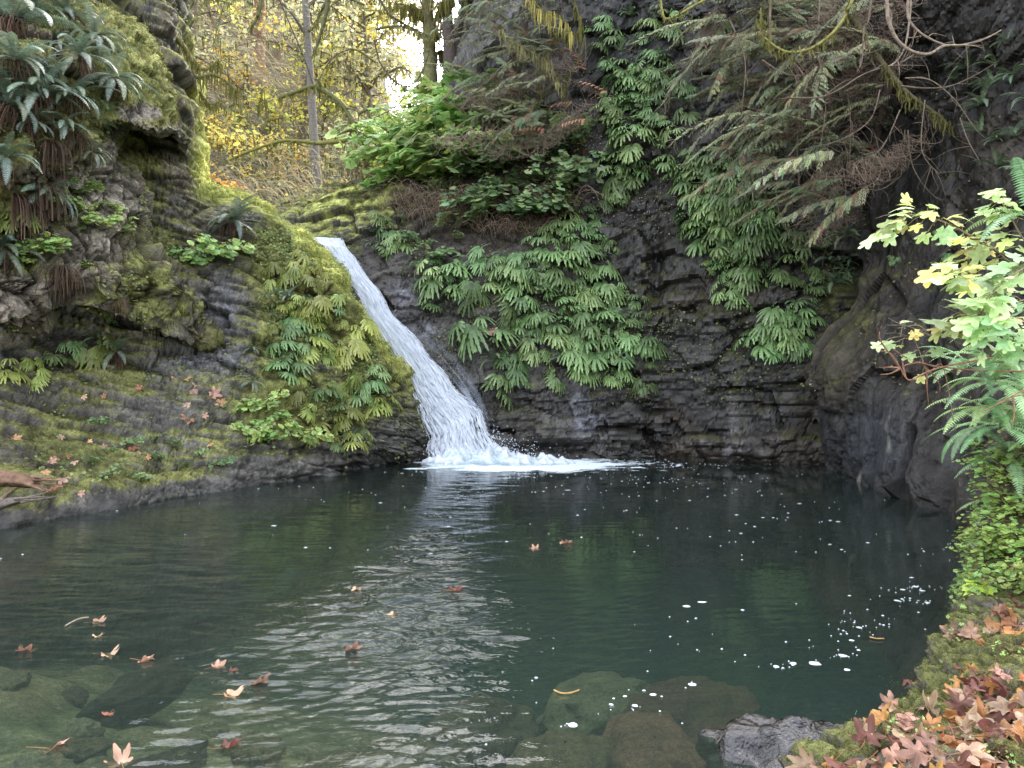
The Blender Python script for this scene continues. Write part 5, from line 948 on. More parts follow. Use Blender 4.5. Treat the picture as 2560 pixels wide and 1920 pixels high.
for k, (x, y, Y) in enumerate(spread_in([(690, 20), (860, 10), (930, 90), (900, 190), (830, 235), (760, 200), (700, 120)], 14, 26) and [(x, y, R_(12.0, 13.2)) for x, y in spread_in([(690, 20), (860, 10), (930, 90), (900, 190), (830, 235), (760, 200), (700, 120)], 14, 26)]):
    plant('twig_thicket', [('twigs', TG[k % 3])], (M_twig,), tuple(P(x, y, Y)), R_(-.6, .6), R_(.5, .9), 'fine brown twigs hanging in a tangle among the cedar boughs', 'thicket', 'twig tangles in the cedar', rot3=(R_(-.5, .5), math.pi*.75+R_(-.5, .5), R_(-.4, .4)))
for k, (x, y) in enumerate(((500, 90), (540, 70), (470, 130), (560, 120), (520, 140))):
    plant('twig_thicket', [('twigs', TG[k % 3])], (M_twig,), tuple(P(x, y, 17.0)), R_(-.6, .6), R_(.8, 1.1), 'fine pale twigs hanging through the cedar above the brambles', 'thicket', 'twig tangles above the brambles', rot3=(0, math.pi*.8+R_(-.5, .5), 0))
# ================================================================ near right plants
def stem_leaves(pts, r, label, n, lsz, c, name='maple_sapling', cat='sapling', sc=(.26, .2, .12), rest=(), tilt=.5, twigs=0, curl=.2, dry=0):
    pts = list(pts)+[(pts[-1][0]+12, max(pts[-1][1]+60, 430), pts[-1][2]+.25)]; q = spline([P(*p) for p in pts], 12*len(pts)); o = tag(empty(name, tuple(q[-1])), label, cat); k0 = q[-1].copy(); q = q-k0; s = MB(); f = MB(); dm = MB(); N = len(q); s.tubes(q[None], np.linspace(r*.45, r, N)[None], np.array(sc), 6)
    for j in range(n):
        i = int(N*(.02+.62*j/n)); sg = 1 if j % 2 else -1; tg = nrm(q[min(i+1, N-1)]-q[max(i-1, 0)]); d = nrm(-tg*.5+sg*np.array([.25, R_(-.7, -.1), R_(.1, .9)])*1.0+rng.normal(0, .35, 3)); pl = R_(.04, .12)
        b = q[i]; e = b+d*pl; s.tubes(np.stack([b, (b+e)/2+np.array([0, 0, .012]), e])[None], .0022, np.array(sc)*1.3, 4)
        ld = nrm(d*np.array([1, 1, .3])+np.array([-.25, 0, -.35])+rng.normal(0, .25, 3)); nn = nrm(np.array([rng.normal(-.15, .3), -.55+rng.normal(0, .3), 1.0])); tgt = dm if rng.random() < dry else f
        leaves(tgt, e[None], ld[None], nn[None], np.array([lsz*R_(.6, 1.2)]), (np.array(c[rng.integers(len(c))])*R_(.8, 1.25))[None], 'maple2', 3, np.array([R_(-curl, curl)]), .22)
    for j in range(twigs):
        i = rng.integers(N//8, N-4); d = nrm(np.array([-.6, R_(-.6, .2), R_(-.6, .6)])); L = R_(.10, .3); tq = spline([q[i], q[i]+d*L*.5+rng.normal(0, .02, 3), q[i]+d*L], 7); s.tubes(tq[None], np.linspace(r*.4, .001, 7)[None], np.array(sc), 4)
    link('stem', s.mesh('stem'), M_twig, o)
    if f.n: link('leaves', f.mesh('leaves'), M_broad, o)
    if dm.n: link('dry_leaves', dm.mesh('dry_leaves'), M_fall_leaf, o)
def tmpl2():
    tips = [(0, 1.0), (52, .95), (-52, .95), (108, .6), (-108, .6)]; n = 40; th = np.linspace(-158, 158, n); r = np.full(n, .42)
    for a, l in tips: r = np.maximum(r, l*np.clip(1-np.abs(th-a)/38., 0, 1)**.55)
    r *= np.where(np.arange(n) % 3 == 0, 1.04, .96); a = np.radians(th); return np.stack([np.sin(a)*r, np.cos(a)*r], 1)
TM['maple2'] = tmpl2()
YG = ((.30, .36, .13), (.37, .39, .14), (.24, .33, .14), (.42, .38, .13), (.36, .42, .22)); GR = ((.20, .31, .15), (.26, .34, .15), (.33, .40, .2))
for pts, r, lab, n, sz, c, tw in [
    ([(881, 229, 5.6), (900, 219, 5.6), (914, 215, 5.6), (944, 222, 5.6), (975, 238, 5.7), (1007, 256, 5.8), (1060, 290, 6.0)], .008, 'arching maple stem with narrow yellow-green leaves reaching farthest left', 20, .085, YG, 2),
    ([(945, 275, 5.4), (962, 270, 5.4), (986, 283, 5.5), (1010, 300, 5.6), (1070, 330, 5.9)], .007, 'maple stem with broad pale leaves in the middle of the right edge', 16, .10, YG, 2),
    ([(950, 320, 5.2), (968, 312, 5.2), (990, 315, 5.3), (1020, 320, 5.4), (1080, 350, 5.7)], .007, 'maple stem with yellowing leaves below the broad pale ones', 16, .10, YG, 3),
    ([(984, 340, 5.0), (984, 305, 5.0), (1000, 285, 5.05), (1024, 268, 5.1), (1090, 230, 5.4)], .008, 'upright maple stem with big leaves at the right picture edge', 18, .105, GR, 2),
    ([(1000, 200, 5.6), (1010, 215, 5.6), (1024, 240, 5.6), (1070, 300, 5.8)], .007, 'maple stem with grey-green leaves at the top of the right edge group', 12, .09, GR, 0),
    ([(965, 250, 5.7), (985, 245, 5.7), (1010, 262, 5.7), (1080, 320, 6)], .006, 'maple stem holding a brown withered leaf between green ones', 12, .085, YG, 0),
    ([(896, 337, 5.4), (906, 336, 5.4), (914, 340, 5.4), (922, 358, 5.4), (928, 373, 5.4), (943, 367, 5.4)], .004, 'slender twig with a pair of pale leaves over the dark rock', 5, .065, YG, 2),
    ([(1020, 345, 4.9), (1005, 330, 4.9), (990, 322, 5), (1024, 300, 5), (1090, 300, 5.3)], .006, 'maple stem with drooping leaves low on the right edge', 14, .09, GR, 0)]:
    stem_leaves(pts, r, lab, int(n*1.8), sz*1.15, c, twigs=tw, dry=.10)
red = (.30, .15, .10)
branch([(880, 351, 5.3), (890, 353, 5.3), (899, 366, 5.3), (909, 380, 5.3), (925, 373, 5.3), (943, 367, 5.3), (985, 359, 5.3), (1024, 355, 5.3), (1090, 350, 5.3)], .003, .008, red, 'bare reddish stem forking left over the dark rock', name='bare_stem', twigs=7)
branch([(893, 349, 5.4), (909, 359, 5.4), (926, 364, 5.4), (943, 367, 5.4), (985, 371, 5.4), (1024, 371, 5.4), (1090, 372, 5.4)], .003, .007, red, 'second bare reddish stem just below the forked one', name='bare_stem', twigs=5)
branch([(980, 412, 5), (1000, 403, 5), (1024, 390, 5), (1070, 370, 5)], .003, .006, red, 'short bare stem over the lacy ferns', name='bare_stem', twigs=3); branch([(888, 318, 5.5), (905, 326, 5.5), (925, 330, 5.5), (950, 322, 5.4)], .002, .004, vw, 'thin grey twig left of the yellowing maple leaves', name='bare_stem', twigs=4)
LF = []
for k in range(4): a, b = sword_fern(540+k, 9, .75, ((.17, .29, .115), (.15, .27, .12))[k % 2], 0, (-5, 55), 1.25); LF.append(bake([('fronds', a)]))
def edge_fern(px, py, Y, s, label, group=None, rz=None): plant('lady_fern', LF[rng.integers(4)], (M_sword,), tuple(P(px, py, Y)), R_(-1.1, -.3) if rz is None else rz, s*R_(.85, 1.15), label, 'fern', group)
for x, y in spread_in([(965, 345), (1060, 330), (1060, 440), (985, 440), (955, 400)], 16, 18): edge_fern(x+12, y, R_(5.6, 6.4), .72, 'lacy light green fern in the thick bank at the right edge', 'lacy ferns at the right edge')
edge_fern(1030, 215, 5.5, .8, 'pale fern frond group at the right edge above the maple leaves'); edge_fern(1012, 455, 6.2, .7, 'lacy fern hanging in front of the dark rock cleft at the right'); edge_fern(985, 425, 6.4, .6, 'fern with tips overhanging the pale rock cleft')
for x, y, Y, s in ((1000, 500, 6.6, .55), (1015, 525, 6.2, .55), (995, 540, 6.4, .45), (1022, 560, 5.6, .5), (1005, 575, 5.7, .4), (1030, 490, 6.3, .6)): edge_fern(x, y, Y, s, 'fern on the low leafy bank at the right water edge', 'ferns on the low right bank')
IV = [bake([('leaves', a), ('stems', b)]) for a, b in (shrub(330+k, 8, .5, .045, 12, (.16, .26, .07), spread=1.2, upb=.5) for k in range(3))]
for x, y in spread_in([(1000, 480), (1024, 450), (1040, 600), (1000, 600), (985, 575), (993, 520)], 20, 12):
    h = hit(x, y, ('near_bank', 'bulging_cliff'))
    if h is not None and h[2] == 'near_bank': plant('creeping_plant', IV[rng.integers(3)], (M_broad, M_bark), tuple(h[0]), yaw(h[1])+R_(-.4, .4), R_(.45, .75), 'small round-leaved creeper on the low bank at the right water edge', 'plant', 'creepers on the right bank')
yl = MB(); M_ = 9; d0 = nrm(np.stack([R_(-1, .2, M_), R_(-.8, 0, M_), R_(-.9, .3, M_)], 1)); leaves(yl, d0*.05, d0, nrm(rng.normal(0, .3, (M_, 3))+np.array([0, -.5, 1])), R_(.045, .075, M_), np.array([.36, .44, .07])*R_(.7, 1.2, (M_, 1)), 'small'); yl2 = MB(); t = np.linspace(0, 1, 6)[None]; n = 14; az = R_(-2.4, -.4, n); Pt = np.zeros((n, 6, 3)); Pt[..., 0] = np.sin(az)[:, None]*.16*t; Pt[..., 1] = -np.cos(az)[:, None]*.08*t; Pt[..., 2] = .08*np.sin(t*2.4)-.06*t**2; S = np.zeros_like(Pt); S[..., 2] = .0035*np.array([1, 1, .9, .7, .5, .1]); yl2.strips(Pt, S, np.array([.2, .3, .08])*R_(.7, 1.3, (n, 1)))
h = hit(985, 585, ('near_bank',)) or (P(985, 585, 6), np.array([0, -1, 0]), '')
o = tag(empty('yellow_plant', tuple(h[0]+np.array([-.12, -.1, .05]))), 'bright yellow-green leaves with grass blades at the right water edge', 'plant'); link('leaves', yl.mesh('leaves'), M_broad, o); link('grass_blades', yl2.mesh('grass_blades'), M_broad, o)
# ---------------------------------------------------------------- fallen maple leaves
def fallen(seed, c, curl, wig, rings=5):
    global rng; keep = rng; rng = np.random.default_rng(seed); mb = MB(); T = TM['maple']; n = len(T); rs = np.linspace(0, 1, rings+1)[1:]; P2 = np.concatenate([[[0, 0]]]+[T*q for q in rs])+np.array([0, .3]); r = np.linalg.norm(P2-np.array([0, .3]), axis=1); th = np.arctan2(P2[:, 0], P2[:, 1]-.3)
    w = wig*r**1.5*np.sin(th*R_(1.5, 3)+R_(0, 6))+.5*wig*vnoise(np.stack([P2[:, 0]*3+seed, P2[:, 1]*3, 0*r], 1), seed)+curl*r**2+.25*wig*r**2*np.cos(th*5)
    leaves(mb, np.zeros((1, 3)), np.array([[0, 1., 0]]), np.array([[0, 0, 1.]]), np.array([1.0]), np.array([c]), 'maple', rings, 0.0, .1, w[None])
    k = len(mb.c[0]); f = vnoise(np.concatenate([P2*4, 0*P2[:, :1]], 1)+seed, seed); mb.c[0] = mb.c[0]*(1+.3*f)[:, None]*np.array([1, 1, 1]); vein = np.min([np.abs(np.angle(np.exp(1j*(th-np.radians(a))))) for a in (0, 48, -48, 98, -98)], 0)*r; mb.c[0] = mb.c[0]*(1+.25*np.exp(-(vein/.03)**2))[:, None]
    q = spline([[0, .3, 0], [0, 0, .02], [.08*R_(-1, 1), -.4, .05*R_(0, 2)], [.25*R_(-1, 1), -.85, .12*R_(-.3, 2)]], 10); mb.tubes(q[None], np.linspace(.022, .014, 10)[None], np.array([.42, .22, .1]), 4); me = mb.mesh('fallen_leaf'); rng = keep; return me
PK = (.37, .205, .14); OR = (.38, .16, .06); TN = (.37, .25, .155); RD = (.17, .065, .045); OC = (.42, .21, .06)
FLAT = [fallen(600+k, c, cu, wi) for k, (c, cu, wi) in enumerate([(PK, .15, .3), (OR, .3, .35), (TN, -.3, .35), (RD, .25, .4), (PK, -.5, .4), (OC, .4, .35), (RD, -.45, .45), (TN, .55, .4), (OR, -.3, .5)])]
BR = [fallen(640+k, c, cu, wi) for k, (c, cu, wi) in enumerate([((.60, .35, .26), .15, .2), ((.62, .36, .18), .25, .25), ((.58, .38, .27), -.2, .3), ((.55, .27, .15), .2, .3)])]
CURL = [fallen(620+k, tuple(np.array(c)*1.4), cu, wi) for k, (c, cu, wi) in enumerate([(PK, .42, .32), (TN, .3, .4), (PK, .5, .3), (RD, .4, .4), (PK, .3, .45)])]
def lay(me, p, n, size, yaw_, label, group=None, tilt=.25, lift=.012):
    n = nrm(np.asarray(n)+rng.normal(0, tilt, 3)); zq = Vector(n).to_track_quat('Z', 'Y').to_matrix() @ Matrix.Rotation(yaw_, 3, 'Z'); o = link('fallen_leaf', me, M_fall_leaf); o.location = Vector(np.asarray(p)+n*lift); o.rotation_euler = zq.to_euler(); o.scale = (size,)*3; tag(o, label, 'leaf', group); return o
# floating
for x, y, s, k, l in ((93, 622, .085, 0, 'curled pink leaf floating with its stalk up, between the twig and the foam fleck'), (95, 636, .06, 1, 'small peaked leaf floating just below a bigger one'), (23, 648, .10, 2, 'folded pink leaf floating near the left edge with a long stalk'), (103, 654, .10, 1, 'long rolled leaf floating left of the dark submerged rock'), (140, 660, .09, 4, 'winged leaf with a pale stalk floating above the dark rock'),
                        (213, 667, .08, 0, 'spiky pink leaf floating right of the dark submerged rock'), (229, 671, .055, 3, 'tiny rusty leaf floating beside the spiky one'), (253, 682, .095, 2, 'cupped leaf with an upright tip floating at the edge of the glints'), (226, 694, .10, 0, 'tall folded pink leaf floating below the cupped one'), (110, 713, .05, 3, 'small lone leaf floating in the lower left water'), (44, 748, .105, 4, 'large jagged leaf floating at the lower left'),
                        (222, 747, .095, 3, 'dark red leaf floating at the bottom beside the bright ripples'), (122, 764, .10, 2, 'peaked pink leaf cut by the bottom picture edge'), (450, 590, .11, 3, 'curled rusty leaf floating in the reflection of the falls'), (394, 614, .075, 1, 'pale flat leaf floating in the bright ripples'), (349, 647, .10, 2, 'pink leaf with raised lobes floating left of the reflection'),
                        (567, 542, .11, 0, 'upright leaf floating in the dark middle of the pool'), (537, 549, .09, 4, 'small leaf floating left of the upright one in the dark pool'), (357, 588, .07, 1, 'tiny tan leaf floating at the left rim of the reflection')):
    w = W(x, y); lay(CURL[k], w, (0, 0, 1), s*.84, R_(-3, 3), l, None, .12, -.002)
# on the mossy ramp
for i, (x, y, s) in enumerate([(171, 376, .10), (184, 381, .11), (197, 388, .16), (139, 391, .08), (211, 397, .14), (221, 400, .12), (190, 406, .08), (192, 418, .14), (202, 416, .07), (12, 438, .09), (63, 436, .07), (132, 447, .10), (102, 449, .06), (211, 444, .07), (201, 457, .08), (147, 459, .06), (49, 464, .08), (57, 457, .07), (77, 464, .07), (68, 459, .05), (25, 467, .10), (43, 472, .07), (58, 479, .10), (54, 486, .11), (79, 493, .06), (273, 422, .08), (82, 397, .06), (104, 399, .06), (190, 252, .10), (88, 442, .05), (138, 452, .06)]):
    h = hit(x, y)
    if h is not None: lay(BR[i % 4], h[0], h[1]*.4+np.array([0, -.6, .5]), s*1.15, R_(-3, 3), 'pinkish fallen maple leaf lying on the mossy ramp left of the pool', 'fallen leaves on the mossy ramp', .2, .02)
for x, y, l in ((490, 335, 'pink fallen leaf caught on the round fern by the falls'), (627, 170, 'pale fallen leaf on the bare scree ledge')): h = hit(x, y); lay(BR[0], h[0], np.array([0, -.7, .6]), .17, R_(-3, 3), l, None, .2, .15)
# carpet on the near bank
def noisepick(x, y): return vnoise(np.array([[x*.035, y*.05, 3.3]]), 9)[0]
pts = spread_in([(812, 772), (850, 745), (884, 716), (893, 700), (920, 690), (905, 720), (905, 668), (935, 668), (945, 640), (985, 632), (975, 615), (1024, 598), (1060, 640), (1060, 840), (790, 840)], 290, 6)
for x, y in pts:
    h = hit(x, y, ('near_bank',))
    if h is None: continue
    if y > 650 and noisepick(x, y) < -.3: continue
    k = rng.integers(9); lay(FLAT[k], h[0], h[1]*.4+np.array([-.1, -.25, .7]), R_(.04, .095), R_(-3, 3), 'brown and orange fallen maple leaf in the litter on the near right bank', 'fallen leaves littering the near bank', .5, R_(.012, .05))
SPR = [bake([('leaves', a), ('stems', b)]) for a, b in (shrub(340+k, 5, .06, .010, 7, (.17, .30, .08), spread=1.3, upb=.6) for k in range(2))]
for x, y, s, l in ((876, 712, 1.2, 'delicate green herb overhanging the water at the leaf bank'), (898, 684, 1.0, 'little clover-like sprig where the near bank juts out'), (905, 735, .8, 'green sprig among moss near the bottom of the leaf bank'), (995, 757, .9, 'young green seedling among leaves in the bottom right corner'), (960, 640, .8, 'small herb on the moss at the upper end of the leaf bank'), (1010, 655, .8, 'tiny herb between leaves at the right edge')):
    h = hit(x, y, ('near_bank',)); 
    if h is not None: plant('small_herb', SPR[rng.integers(2)], (M_broad, M_bark), tuple(h[0]), yaw(h[1])*.4, s, l, 'plant')
# ---------------------------------------------------------------- driftwood and rocks
def log(pts, r, label, c=(.20, .12, .08), name='driftwood'):
    q = spline([P(*p) for p in pts], 26); o = tag(empty(name, tuple(q[0])), label, 'driftwood'); q = q-q[0]; mb = MB(); n = len(q); sd = 14; mb.tubes(q[None], (r*(1-.5*np.linspace(0, 1, n)**2)*(1+.15*rng.normal(0, 1, n)*.4))[None], np.array(c), sd); V = mb.v[0]; a = np.arange(len(V)) % sd; V += .22*r*(np.sin(a*2.7)[:, None])*nrm(V-np.repeat(q, sd, 0)); link('wood', mb.mesh('wood'), M_bark, o)
    m2 = MB(); e = q[-1]; 
    for k in range(6): d = nrm(q[-1]-q[-3])*R_(.1, .3)+rng.normal(0, .03, 3); st = q[-4]+rng.normal(0, r*.5, 3); m2.tubes(spline([st, st+d*.6, st+d*1.3], 6)[None], np.linspace(r*.35, .003, 6)[None], np.array(c)*1.15, 5)
    link('splinters', m2.mesh('splinters'), M_bark, o)
log([(-40, 480, 8.7), (-5, 478, 8.8), (18, 480, 8.85), (34, 483, 8.9)], .085, 'broken reddish driftwood log lying on the mossy ramp at the left edge'); log([(-40, 509, 8.55), (-5, 506, 8.6), (10, 502, 8.65), (20, 500, 8.7)], .05, 'grey driftwood stick at the left water edge below the log', (.16, .13, .11)); log([(-10, 507, 8.7), (0, 500, 8.8), (8, 493, 8.9)], .025, 'short pale stick leaning on the driftwood at the left edge', (.3, .22, .16))
def boulder(x, y, z, rx, ry, rz_, seed, c, label, wetv, name='boulder', rg=1.0):
    n1_, n2_ = 60, 40; th, ph = np.meshgrid(np.linspace(0, 2*np.pi, n1_), np.linspace(.02, np.pi-.02, n2_)); d = np.stack([np.sin(ph)*np.cos(th), np.sin(ph)*np.sin(th), np.cos(ph)], -1).reshape(-1, 3); v, gap, off = voro(d*1.6+seed, seed); s = 1+.5*fbm(d*1.3+seed, 3, seed)+rg*.34*(v-.5)+rg*.30*((np.mod(v*7.3, 1)-.5)*2*off[:, 2]+(np.mod(v*3.7, 1)-.5)*2*off[:, 0])+.10*fbm(d*5+seed, 3, seed+1); V = d*s[:, None]*np.array([rx, ry, rz_])
    mb = MB(); r_, c_ = np.meshgrid(np.arange(n2_-1), np.arange(n1_-1), indexing='ij'); a = (r_*n1_+c_).ravel(); f = fbm(d*2.5+seed, 4, seed+3); mb.add(V, np.stack([a, a+n1_, a+n1_+1, a+1], 1), None, np.array(c)*(1+.5*f)[:, None]); me = mb.mesh(name); floatattr(me, 'wet', np.full(len(V), wetv)); floatattr(me, 'moss', np.zeros(len(V))); o = link(name, me, M_wet if name == 'boulder' else M_sub); o.location = (x, y, z); o.rotation_euler = (0, 0, seed); tag(o, label, 'rock'); return o
M_wet = rock_material('wet_boulder', .45, .7)
M_sub = rock_material('submerged_rock', 1.2, .5); pb = next(n_ for n_ in M_wet.node_tree.nodes if n_.type == 'BSDF_PRINCIPLED'); pb.inputs['Coat Weight'].default_value = .16; pb.inputs['Coat Roughness'].default_value = .07; pb.inputs['Coat IOR'].default_value = 2.1
M_wet.node_tree.links.new(pb.inputs['Normal'].links[0].from_socket, pb.inputs['Coat Normal'])
w = W(768, 750, .0); boulder(w[0]+.06, w[1]-.02, -.11, .40, .25, .27, 3, (.013, .009, .007), 'wet brown boulder breaking the surface with bluish glints beside the leaf bank', 1.0, rg=.15)
for i, (x, y, z, rx, ry, rz_, c, l) in enumerate([(655, 742, -.30, .48, .30, .26, (.17, .095, .07), 'brown submerged boulder left of the wet emerging one'), (565, 748, -.34, .42, .28, .24, (.13, .10, .06), 'olive submerged boulder at the bottom centre'), (140, 672, -.62, .45, .17, .2, (.035, .03, .025), 'dark flat submerged rock among the floating leaves'), (150, 752, -.42, .38, .16, .14, (.055, .04, .03), 'dark submerged rock at the bottom left'), (480, 715, -.50, .45, .3, .26, (.08, .065, .045), 'brown submerged rock under the bright ripples'), (600, 690, -.62, .5, .34, .26, (.13, .135, .09), 'pale green submerged rock in the shallows'), (690, 690, -.6, .6, .4, .25, (.10, .06, .045), 'reddish submerged slab left of the foam bubbles'), (380, 745, -.42, .45, .3, .22, (.09, .08, .05), 'submerged rock under the glints at the bottom')]):
    w = W(x, y, z+.12); boulder(w[0], w[1], z-.06, rx*1.05, ry*1.1, rz_*.8, 11+i*3, c, l, .2, 'submerged_boulder', .35)
ST = []
for k in range(4):
    o = boulder(0, 0, -.9, .13, .10, .06, 71+k, ((.15, .14, .10), (.09, .075, .06), (.19, .18, .14), (.12, .10, .07))[k], 'rounded stone lying under water in the near shallows', .1, 'submerged_stone', .3); o['group'] = 'stones under water in the shallows'; ST.append(o)
k = 0
while k < 60:
    px_, py_ = R_(0, 760), R_(655, 790); w = W(px_, py_, -.45); dn = down(w[0], w[1], ('pool_bed',), 0)
    o = ST[k] if k < 4 else ST[k % 4].copy()
    if k >= 4: col.objects.link(o)
    o.location = (w[0], w[1], (dn[0][2] if dn else -.5)+.02); o.rotation_euler = (0, 0, R_(0, 6)); o.scale = (R_(.5, 1.5),)*3; k += 1
branch([(65, 626, 5.4), (72, 622, 5.48), (80, 618.5, 5.56), (89, 617, 5.6)], .006, .004, (.34, .28, .2), 'straw-coloured stick floating above the group of floating leaves', name='floating_twig', cat='twig')
for pts, l in (([(554, 690), (561, 693), (570, 693), (579, 690)], 'curved orange twig floating in the clear shallows'), ([(870, 637), (876, 638.5), (884, 638.5)], 'pale straight twig floating among the foam bubbles')):
    q = spline([W(x, y, .01) for x, y in pts], 10); o = tag(empty('floating_twig', tuple(q[0])), l, 'twig'); mb = MB(); mb.tubes((q-q[0])[None], .005, (.42, .25, .1), 5); link('wood', mb.mesh('wood'), M_twig, o)
# ---------------------------------------------------------------- foam on the water
def discs(c, rx, ry, colr, name, label):
    n = len(c); K = 9; th = np.linspace(0, 2*np.pi, K, endpoint=False); rad = R_(.75, 1.2, (n, K)); V = np.zeros((n, K+1, 3)); V[:, 0] = c+np.array([0, 0, .006]); V[:, 1:, 0] = c[:, :1]+np.cos(th)*rx[:, None]*rad; V[:, 1:, 1] = c[:, 1:2]+np.sin(th)*ry[:, None]*rad; V[:, 1:, 2] = c[:, 2:3]
    T = np.array([[0, 1+j, 1+(j+1) % K] for j in range(K)])[None]+np.arange(n)[:, None, None]*(K+1); mb = MB(); mb.add(V.reshape(-1, 3), None, T.reshape(-1, 3), np.array(colr)*np.ones((n*(K+1), 1))); tag(link(name, mb.mesh(name, False), M_foam), label, 'foam', None, 'stuff')
m, N, L = mat('foam'); p = N('ShaderNodeBsdfPrincipled'); tn = N('ShaderNodeTexNoise'); tn.inputs['Scale'].default_value = 60; rp = N('ShaderNodeMapRange'); rp.inputs[3].default_value = .45; rp.inputs[4].default_value = .95; L(tn.outputs['Fac'], rp.inputs[0]); cm = mixc(N, L, rp.outputs[0], (.25, .29, .31, 1), (.72, .76, .78, 1)); L(cm, p.inputs['Base Color']); p.inputs['Roughness'].default_value = .4; ou = N('ShaderNodeOutputMaterial'); L(p.outputs[0], ou.inputs[0]); M_foam = m
def zw(c): h, _ = waves(c[:, 0], c[:, 1]); return h
cl = []
for _ in range(520):
    a = R_(-2.7, .3); d = abs(rng.normal(0, 1))**1.0*3.0+.6; cl.append((FB[0]+1.2+np.cos(a)*d*1.15, FB[1]-abs(np.sin(a))*d*1.1-.1))
c = np.array(cl); c = c[(c[:, 1] > 4.8) & (c[:, 1] < 15.3)]; c = np.concatenate([c, np.stack([R_(-.3, 3.2, 200), R_(14.3, 15.5, 200)], 1), np.stack([R_(1, 4.4, 130), R_(5, 12, 130)], 1), np.stack([R_(-5, 0, 25), R_(6, 13, 25)], 1)]); c = c[vnoise(np.stack([c[:, 0]*.9, c[:, 1]*1.6, 0*c[:, 0]], 1), 77) > -.25]
c = np.stack([c[:, 0], c[:, 1], zw(c)+.004], 1); n = len(c); s = np.exp(rng.normal(0, .5, n)); discs(c, .008*s*R_(.7, 1.9, n), .0075*s, (1, 1, 1), 'foam_flecks', 'white foam flecks drifting over the dark pool')
cl = []
for x, y, k, sx, sy in ((914, 588, 16, 14, 3), (905, 602, 12, 16, 3), (925, 602, 5, 5, 2), (932, 590, 6, 6, 4), (862, 625, 26, 18, 9), (848, 655, 10, 18, 8), (790, 664, 8, 16, 3), (778, 668, 6, 8, 2), (815, 664, 2, 2, 1), (693, 685, 3, 5, 3), (640, 700, 14, 40, 16), (573, 725, 3, 12, 6), (520, 690, 10, 40, 30), (820, 640, 8, 30, 12), (960, 545, 22, 14, 12), (700, 640, 10, 60, 20)):
    for j in range(k): cl.append((x+rng.normal(0, sx)*.8, y+rng.normal(0, sy)*.8))
big = [(915, 587, 2.2), (903, 590, 2), (922, 591, 2), (897, 601, 2), (927, 603, 2), (859, 628, 1.6), (852, 641, 1.5), (815, 664, 3.2), (793, 664, 2), (776, 667, 1.6), (847, 670, 1.7), (692, 685, 2), (573, 725, 2.2), (653, 695, 1.5), (635, 706, 1.4), (625, 697, 1), (843, 656, 2.4)]
c = np.array([W(x, y) for x, y in cl]+[W(x, y) for x, y, _ in big]); s = np.concatenate([np.exp(rng.normal(0, .45, len(cl)))*.42, [b[2] for b in big]]); c[:, 2] = zw(c[:, :2])+.004; discs(c, .012*s, .0115*s, (1, 1, 1), 'foam_bubbles', 'floating foam bubbles in loose clusters on the right of the pool')
# ---------------------------------------------------------------- moss tufts and ground cover
def tufts(surf, n, wfun, lo, hi, pal, mb, droop=.5, w=.0035, seed=1):
    V, Nn, mo, X, Y = SURF[surf]; wt = np.clip(wfun(V, Nn, mo, X, Y), 0, None); vis = ((V-np.array([0, 0, CAMH]))*Nn).sum(1) < 0; wt = wt*np.where(vis, 1, .15)*np.linalg.norm(V, axis=1)**.3; wt /= wt.sum(); k = rng.choice(len(V), n, p=wt); b = V[k]+rng.normal(0, .008, (n, 3)); L = R_(lo, hi, n); d = nrm(Nn[k]*.8+rng.normal(0, .55, (n, 3))); t = np.array([0, .5, 1.]); Pt = b[:, None]+d[:, None]*(L[:, None]*t)[..., None]; Pt[:, 1:, 2] -= (L[:, None]*np.array([.1, .5])*droop*2); s = nrm(np.cross(d, rng.normal(0, 1, (n, 3))))*w*(.6+.8*rng.random((n, 1))); S = s[:, None]*np.array([1, .8, .1])[None, :, None]; pal = np.array(pal); mb.strips(Pt, S, pal[rng.integers(0, len(pal), n)]*R_(.6, 1.4, (n, 1)))
MP = [(.21, .195, .055), (.27, .25, .07), (.13, .13, .04), (.19, .20, .06)]
mb = MB(); tufts('mossy_overhang', 16000, lambda V, n, m, X, Y: m*(Y < 135), .02, .06, MP, mb); tufts('mossy_bluff', 22000, lambda V, n, m, X, Y: m**1.5, .02, .06, MP, mb); tufts('rocky_slope', 42000, lambda V, n, m, X, Y: m**1.5*(X < 430), .008, .024, MP, mb, .3, .003)
crest = lambda X: np.interp(X, [200, 240, 270, 300, 330, 360, 390, 412], [182, 195, 210, 232, 264, 306, 350, 388])
tufts('rocky_slope', 9000, lambda V, n, m, X, Y: np.exp(-((Y-crest(X)-2)/7)**2)*(X > 196)*(X < 400), .05, .16, [(.48, .48, .15), (.55, .55, .2), (.38, .41, .13)], mb, .8, .005)  # crest sunlight put into these paler tuft colours
tufts('back_cliff', 9000, lambda V, n, m, X, Y: m**1.5*(1+9*gb(X, Y, 350, 205, 60, 24)), .02, .08, [(.22, .23, .06), (.32, .32, .09), (.12, .13, .045)], mb, .7)
tufts('near_bank', 32000, lambda V, n, m, X, Y: m**1.5*(X > 780)*(X < 1100)*(V[:, 1] < 9)/np.maximum(V[:, 1], 1)**1.2, .008, .022, [(.14, .135, .035), (.19, .17, .05), (.09, .095, .03), (.11, .15, .04)], mb, .3, .0016)
tag(link('moss', mb.mesh('moss'), M_moss), 'olive moss tufts covering the rocks', 'moss', None, 'stuff')
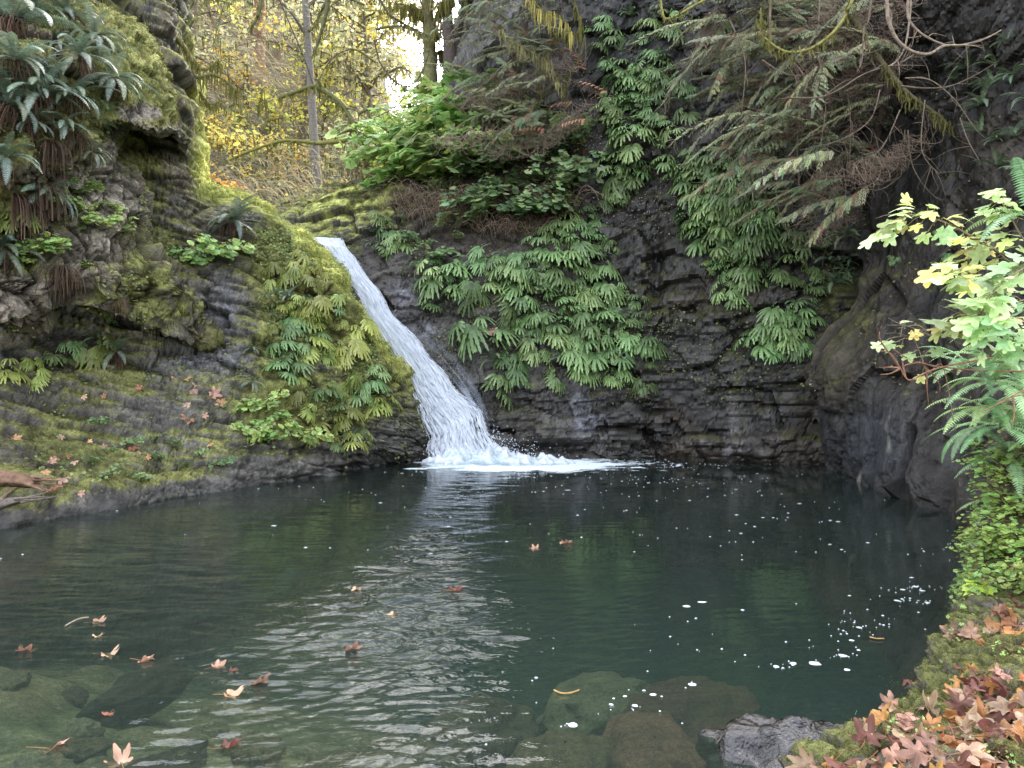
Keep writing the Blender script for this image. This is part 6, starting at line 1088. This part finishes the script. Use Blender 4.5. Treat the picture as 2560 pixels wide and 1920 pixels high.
def cover(surf, n, wfun, lo, hi, pal, mb):
    V, Nn, mo, X, Y = SURF[surf]; wt = np.clip(wfun(V, Nn, mo, X, Y), 0, None); wt /= wt.sum(); k = rng.choice(len(V), n, p=wt); b = V[k]+Nn[k]*R_(.0, .07, (n, 1))+rng.normal(0, .02, (n, 3)); d = nrm(rng.normal(0, .6, (n, 3))+np.array([0, -.5, -.5])); nn = nrm(Nn[k]*.7+np.array([0, -.2, .8])+rng.normal(0, .3, (n, 3))); pal = np.array(pal); leaves(mb, b, d, nn, R_(lo, hi, n), pal[rng.integers(0, len(pal), n)]*R_(.6, 1.35, (n, 1)), 'small', fold=.15)
cn = lambda V, s: ss(.0, .35, fbm(V*1.5, 3, s))
mb = MB(); HP = [(.14, .19, .07), (.18, .22, .08), (.10, .15, .05)]
cover('rocky_slope', 8500, lambda V, n, m, X, Y: (.15+m)*cn(V, 201)*(V[:, 2] > .15)*(1+2.5*ss(230, 270, X)), .012, .03, HP, mb); cover('mossy_bluff', 2500, lambda V, n, m, X, Y: (.2+m)*cn(V, 202), .012, .03, HP, mb)
cover('back_cliff', 6500, lambda V, n, m, X, Y: cn(V, 203)*(V[:, 2] > 1.0)*(X > 400)*(.3+m)*(1+2*gb(X, Y, 620, 300, 60, 90)+4*gb(X, Y, 430, 250, 40, 40)), .012, .032, [(.11, .15, .06), (.15, .18, .07), (.16, .15, .06)], mb); cover('bulging_cliff', 1800, lambda V, n, m, X, Y: cn(V, 204)*(V[:, 2] > 1.2)*ss(430, 380, Y), .010, .026, [(.13, .15, .06), (.17, .17, .08)], mb)
cover('near_bank', 5200, lambda V, n, m, X, Y: cn(V*1.4, 205)*ss(640, 560, Y)*(X > 960)*(X < 1080)+.004*(m > .4)*(X > 780)*(X < 1080), .008, .024, [(.17, .27, .08), (.22, .30, .09), (.12, .2, .06)], mb)
cover('back_cliff', 1500, lambda V, n, m, X, Y: gb(X, Y, 620, 140, 40, 55)+gb(X, Y, 640, 200, 60, 25), .008, .02, [(.3, .27, .24), (.2, .17, .14), (.4, .35, .3)], mb)
tag(link('ground_cover', mb.mesh('ground_cover'), M_broad), 'tiny leaves of low plants and litter growing over the rocks', 'ground cover', None, 'stuff')
